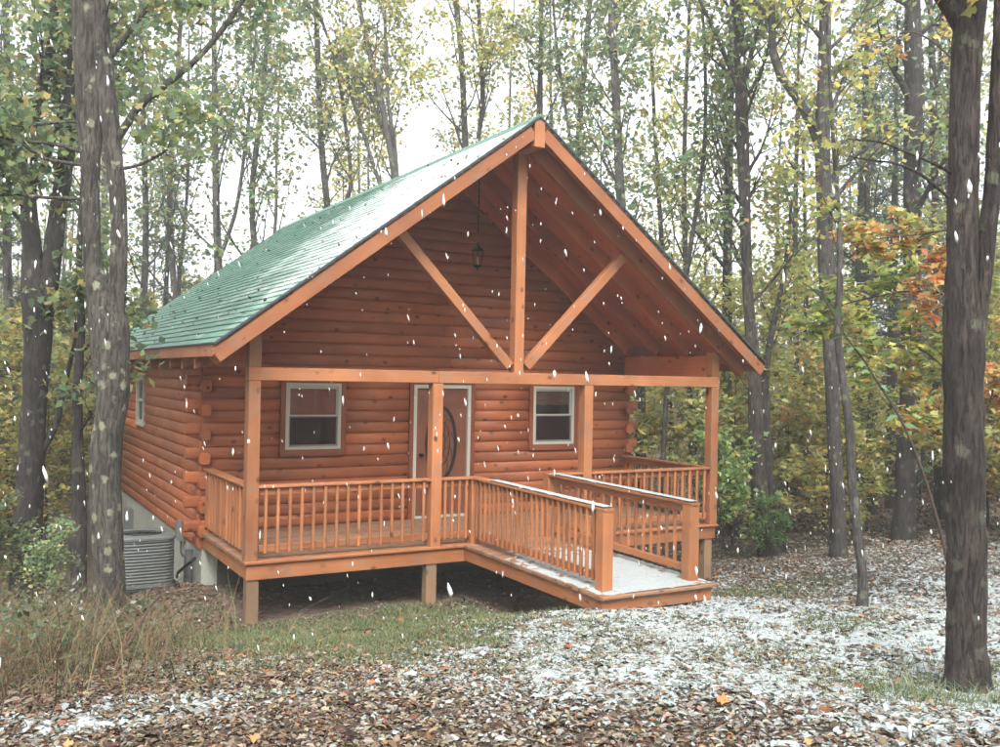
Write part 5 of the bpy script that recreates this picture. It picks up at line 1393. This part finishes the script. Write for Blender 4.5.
x, y = scatter(420000, -4, 9, -8.8, 1.0, lambda x, y: grass_mask(x, y)*np.clip((.6*fbm(x, y, 1.9, 44)+.4*fbm(x, y, 7.0, 46)-.36)*5, 0, 1)); k = ~under(x, y); x, y = x[k], y[k]
o = blades('lawn_grass', x, y, RNG.uniform(.03, .10, len(x)), 1.0, .008, palette(len(x), [(.12, .175, .085), (.18, .20, .090), (.28, .25, .13), (.09, .15, .09)], [4, 4, 3, 3]))
tag(o, 'short thin grass growing through the leaves before the porch', 'grass', kind='stuff')
x, y = scatter(9000, -1, 6, -8.6, -5.8, lambda x, y: np.clip(1.1*blob(x, y, 3.0, -7.35, .7, .35)+.6*blob(x, y, 2.4, -7.2, .5, .4), 0, 1))
o = blades('grass_tuft', x, y, RNG.uniform(.06, .20, len(x)), 1.1, .007, palette(len(x), [(.13, .18, .09), (.22, .24, .12), (.30, .34, .30)], [4, 3, 2]))
tag(o, 'longer green grass tuft at the foot of the right edge trunk', 'grass', kind='stuff')
x, y = scatter(34000, -5.2, 0, -5.5, 2.0, lambda x, y: np.clip(.9*blob(x, y, -2.6, -2.9, .9, 1.5)+.8*blob(x, y, -2.3, -.6, .8, 1.2)+.6*blob(x, y, -3.6, -3.4, .9, 1.4)+.35*blob(x, y, -1.4, -1.6, .35, .9), 0, 1)*.42)
o = blades('dry_weeds', x, y, RNG.lognormal(math.log(.50), .45, len(x)).clip(.08, .85), 1.5, .007, palette(len(x), [(.25, .18, .11), (.19, .12, .08), (.12, .075, .055), (.14, .165, .085), (.19, .21, .12)], [4, 3, 3, 3, 2]))
tag(o, 'tangle of dry straw coloured weeds at the foot of the left trunks', 'weeds', kind='stuff')
# leafy green weeds among them
x, y = scatter(4600, -5, 0, -4.5, 2.4, lambda x, y: np.clip(.8*blob(x, y, -2.6, -1.6, 1.0, 1.2)+.7*blob(x, y, -2.2, .6, .7, 1.0)+.4*blob(x, y, -3.6, -3.0, 1, 1), 0, 1)*np.clip((fbm(x, y, 1.6, 51)-.38)*6, 0, 1))
P = np.repeat(np.stack([x, y, surf(x, y)], 1), 5, 0); P += np.c_[RNG.normal(size=(len(P), 2))*.07, RNG.uniform(.08, .50, len(P))]
o = put('green_weeds', leaf_mesh('green_weeds', P, RNG.uniform(.04, .085, len(P)), palette(len(P), [(.13, .17, .09), (.20, .24, .13), (.09, .12, .06), (.36, .40, .36)], [4, 3, 2, 1.2]), SH_KITE, .8), M_LEAF)
tag(o, 'low green weeds with small leaves round the left trunks', 'weeds', kind='stuff')

# leaves stuck to the wet roof
k_ = RNG.uniform(.02, .97, 150); y_ = RNG.uniform(roof_y0, roof_y1, 150); xr = EAVE[0]+k_*(XC-EAVE[0])
pr_ = np.stack([xr-.018*SL*cosr, y_, EAVE[1]+SL*(xr-EAVE[0])+.022], 1)
o = put('roof_leaves', leaf_mesh('roof_leaves', pr_, RNG.uniform(.05, .09, 150), palette(150, *P_LIT), SH_OVAL, .55, 1.2), M_LITTER)
tag(o, 'few brown leaves lying on the green roof slope', 'leaves', kind='stuff')
# fallen sticks in the left foreground
def stick(pts, r, label, seed, twigs=4):
    rnd = random.Random(seed); b = Vector(pts[0]); root = empty('fallen_branch', b); tag(root, label, 'branch')
    R_ = refine([tuple(p)+(r*(1-.75*i/(len(pts)-1)),) for i, p in enumerate(pts)], .06); mb = MB(); mb.tube([p[:3] for p in R_], [p[3] for p in R_], 7, .15, seed)
    mb.v = [tuple(Vector(v)-b) for v in mb.v]; mb.build('stem', M_TWIG, root, Matrix.Translation(b), True)
    for k in range(twigs):
        p = R_[int(len(R_)*(.3+.6*k/twigs))]; d = Vector((rnd.gauss(0, 1), rnd.gauss(0, 1), rnd.uniform(.3, 1.2))).normalized()
        a, rad = limb(Vector(p[:3]), d, rnd.uniform(.15, .32), p[3]*.6, rnd, .1, 4); tw = MB(); tw.tube(a, rad, 5)
        tw.v = [tuple(Vector(v)-Vector(p[:3])) for v in tw.v]; tw.build('twig', M_TWIG, root, Matrix.Translation(p[:3]), True)
def gp(x, y, h=0): return (x, y, gz1(x, y)+h)
stick([gp(-1.95, -3.3, .02), gp(-1.75, -2.95, .2), gp(-1.55, -2.5, .42), gp(-1.40, -2.2, .52), gp(-1.15, -1.95, .70)], .014, 'bare stick leaning up out of the dry weeds', 3)
stick([gp(-1.75, -3.0, .02), gp(-1.45, -2.8, .10), gp(-1.15, -2.7, .22)], .009, 'short thin twig beside the leaning bare stick', 4, 2)
stick([gp(4.9, -6.3, .03), gp(5.5, -6.1, .05), gp(6.2, -6.2, .08)], .03, 'dark fallen branch on the ground right of the right edge trunk', 6, 2)

# ------------------------------------------------------------------ falling snow
N = 3400
v = np.stack([RNG.uniform(-9, 9, N), RNG.uniform(-9.8, 2.0, N), RNG.uniform(.4, 8.0, N)], 1)
dd = v-np.array(CAM); k = (np.linalg.norm(dd, axis=1) > 3.4)
k &= ~((v[:, 0] > -.6) & (v[:, 0] < W+.6) & (v[:, 1] > -.6))
k &= v[:, 2] > gz(v[:, 0], v[:, 1])+.1
v = v[k]; N = len(v)
ico = np.array([(0, 0, 1.0), (.9, 0, .3), (.2, .85, .35), (-.75, .5, .3), (-.7, -.55, .35), (.3, -.9, .3), (.65, .6, -.4), (-.3, .8, -.45), (-.85, 0, -.4), (-.25, -.85, -.4), (.7, -.5, -.45), (0, 0, -1.0)])
icf = [(0, 1, 2), (0, 2, 3), (0, 3, 4), (0, 4, 5), (0, 5, 1), (1, 6, 2), (2, 7, 3), (3, 8, 4), (4, 9, 5), (5, 10, 1), (2, 6, 7), (3, 7, 8), (4, 8, 9), (5, 9, 10), (1, 10, 6), (11, 7, 6), (11, 8, 7), (11, 9, 8), (11, 10, 9), (11, 6, 10)]
s = RNG.lognormal(math.log(.0046), .38, N)
V = ico[None]*(1+RNG.normal(size=(N, 12, 3))*.25)*s[:, None, None]*np.stack([np.ones(N), np.ones(N), RNG.uniform(2.4, 5.5, N)], 1)[:, None, :]
V[:, :, 0] += V[:, :, 2]*RNG.uniform(-.35, .1, N)[:, None]
V += v[:, None]
F = (np.arange(N)*12)[:, None, None]+np.array(icf)[None]
M_FLAKE = plain('snowflake', (.86, .88, .88), .8, .03, 5, 0, 0)
o = put('falling_snow', np_mesh('falling_snow', V.reshape(-1, 3), F.reshape(-1, 3), True), M_FLAKE)
tag(o, 'white snowflakes falling through the air before the cabin', 'snow', kind='stuff')

# ------------------------------------------------------------------ misty, snow-filled air
hz = MB().box((float(gx[0])-2, float(gy[0])-2, -3.0), (float(gx[-1])+2, float(gy[-1])+2, 27.0))
hm = bpy.data.materials.new('misty_air'); hm.use_nodes = True; hn = hm.node_tree.nodes; hl = hm.node_tree.links; hn.clear()
ho = hn.new('ShaderNodeOutputMaterial'); pv = hn.new('ShaderNodeVolumePrincipled')
pv.inputs['Color'].default_value = (.93, .96, .97, 1); pv.inputs['Density'].default_value = .0030; pv.inputs['Anisotropy'].default_value = .2
hl.new(pv.outputs[0], ho.inputs['Volume'])
haze = hz.build('haze', hm); tag(haze, kind='stuff')
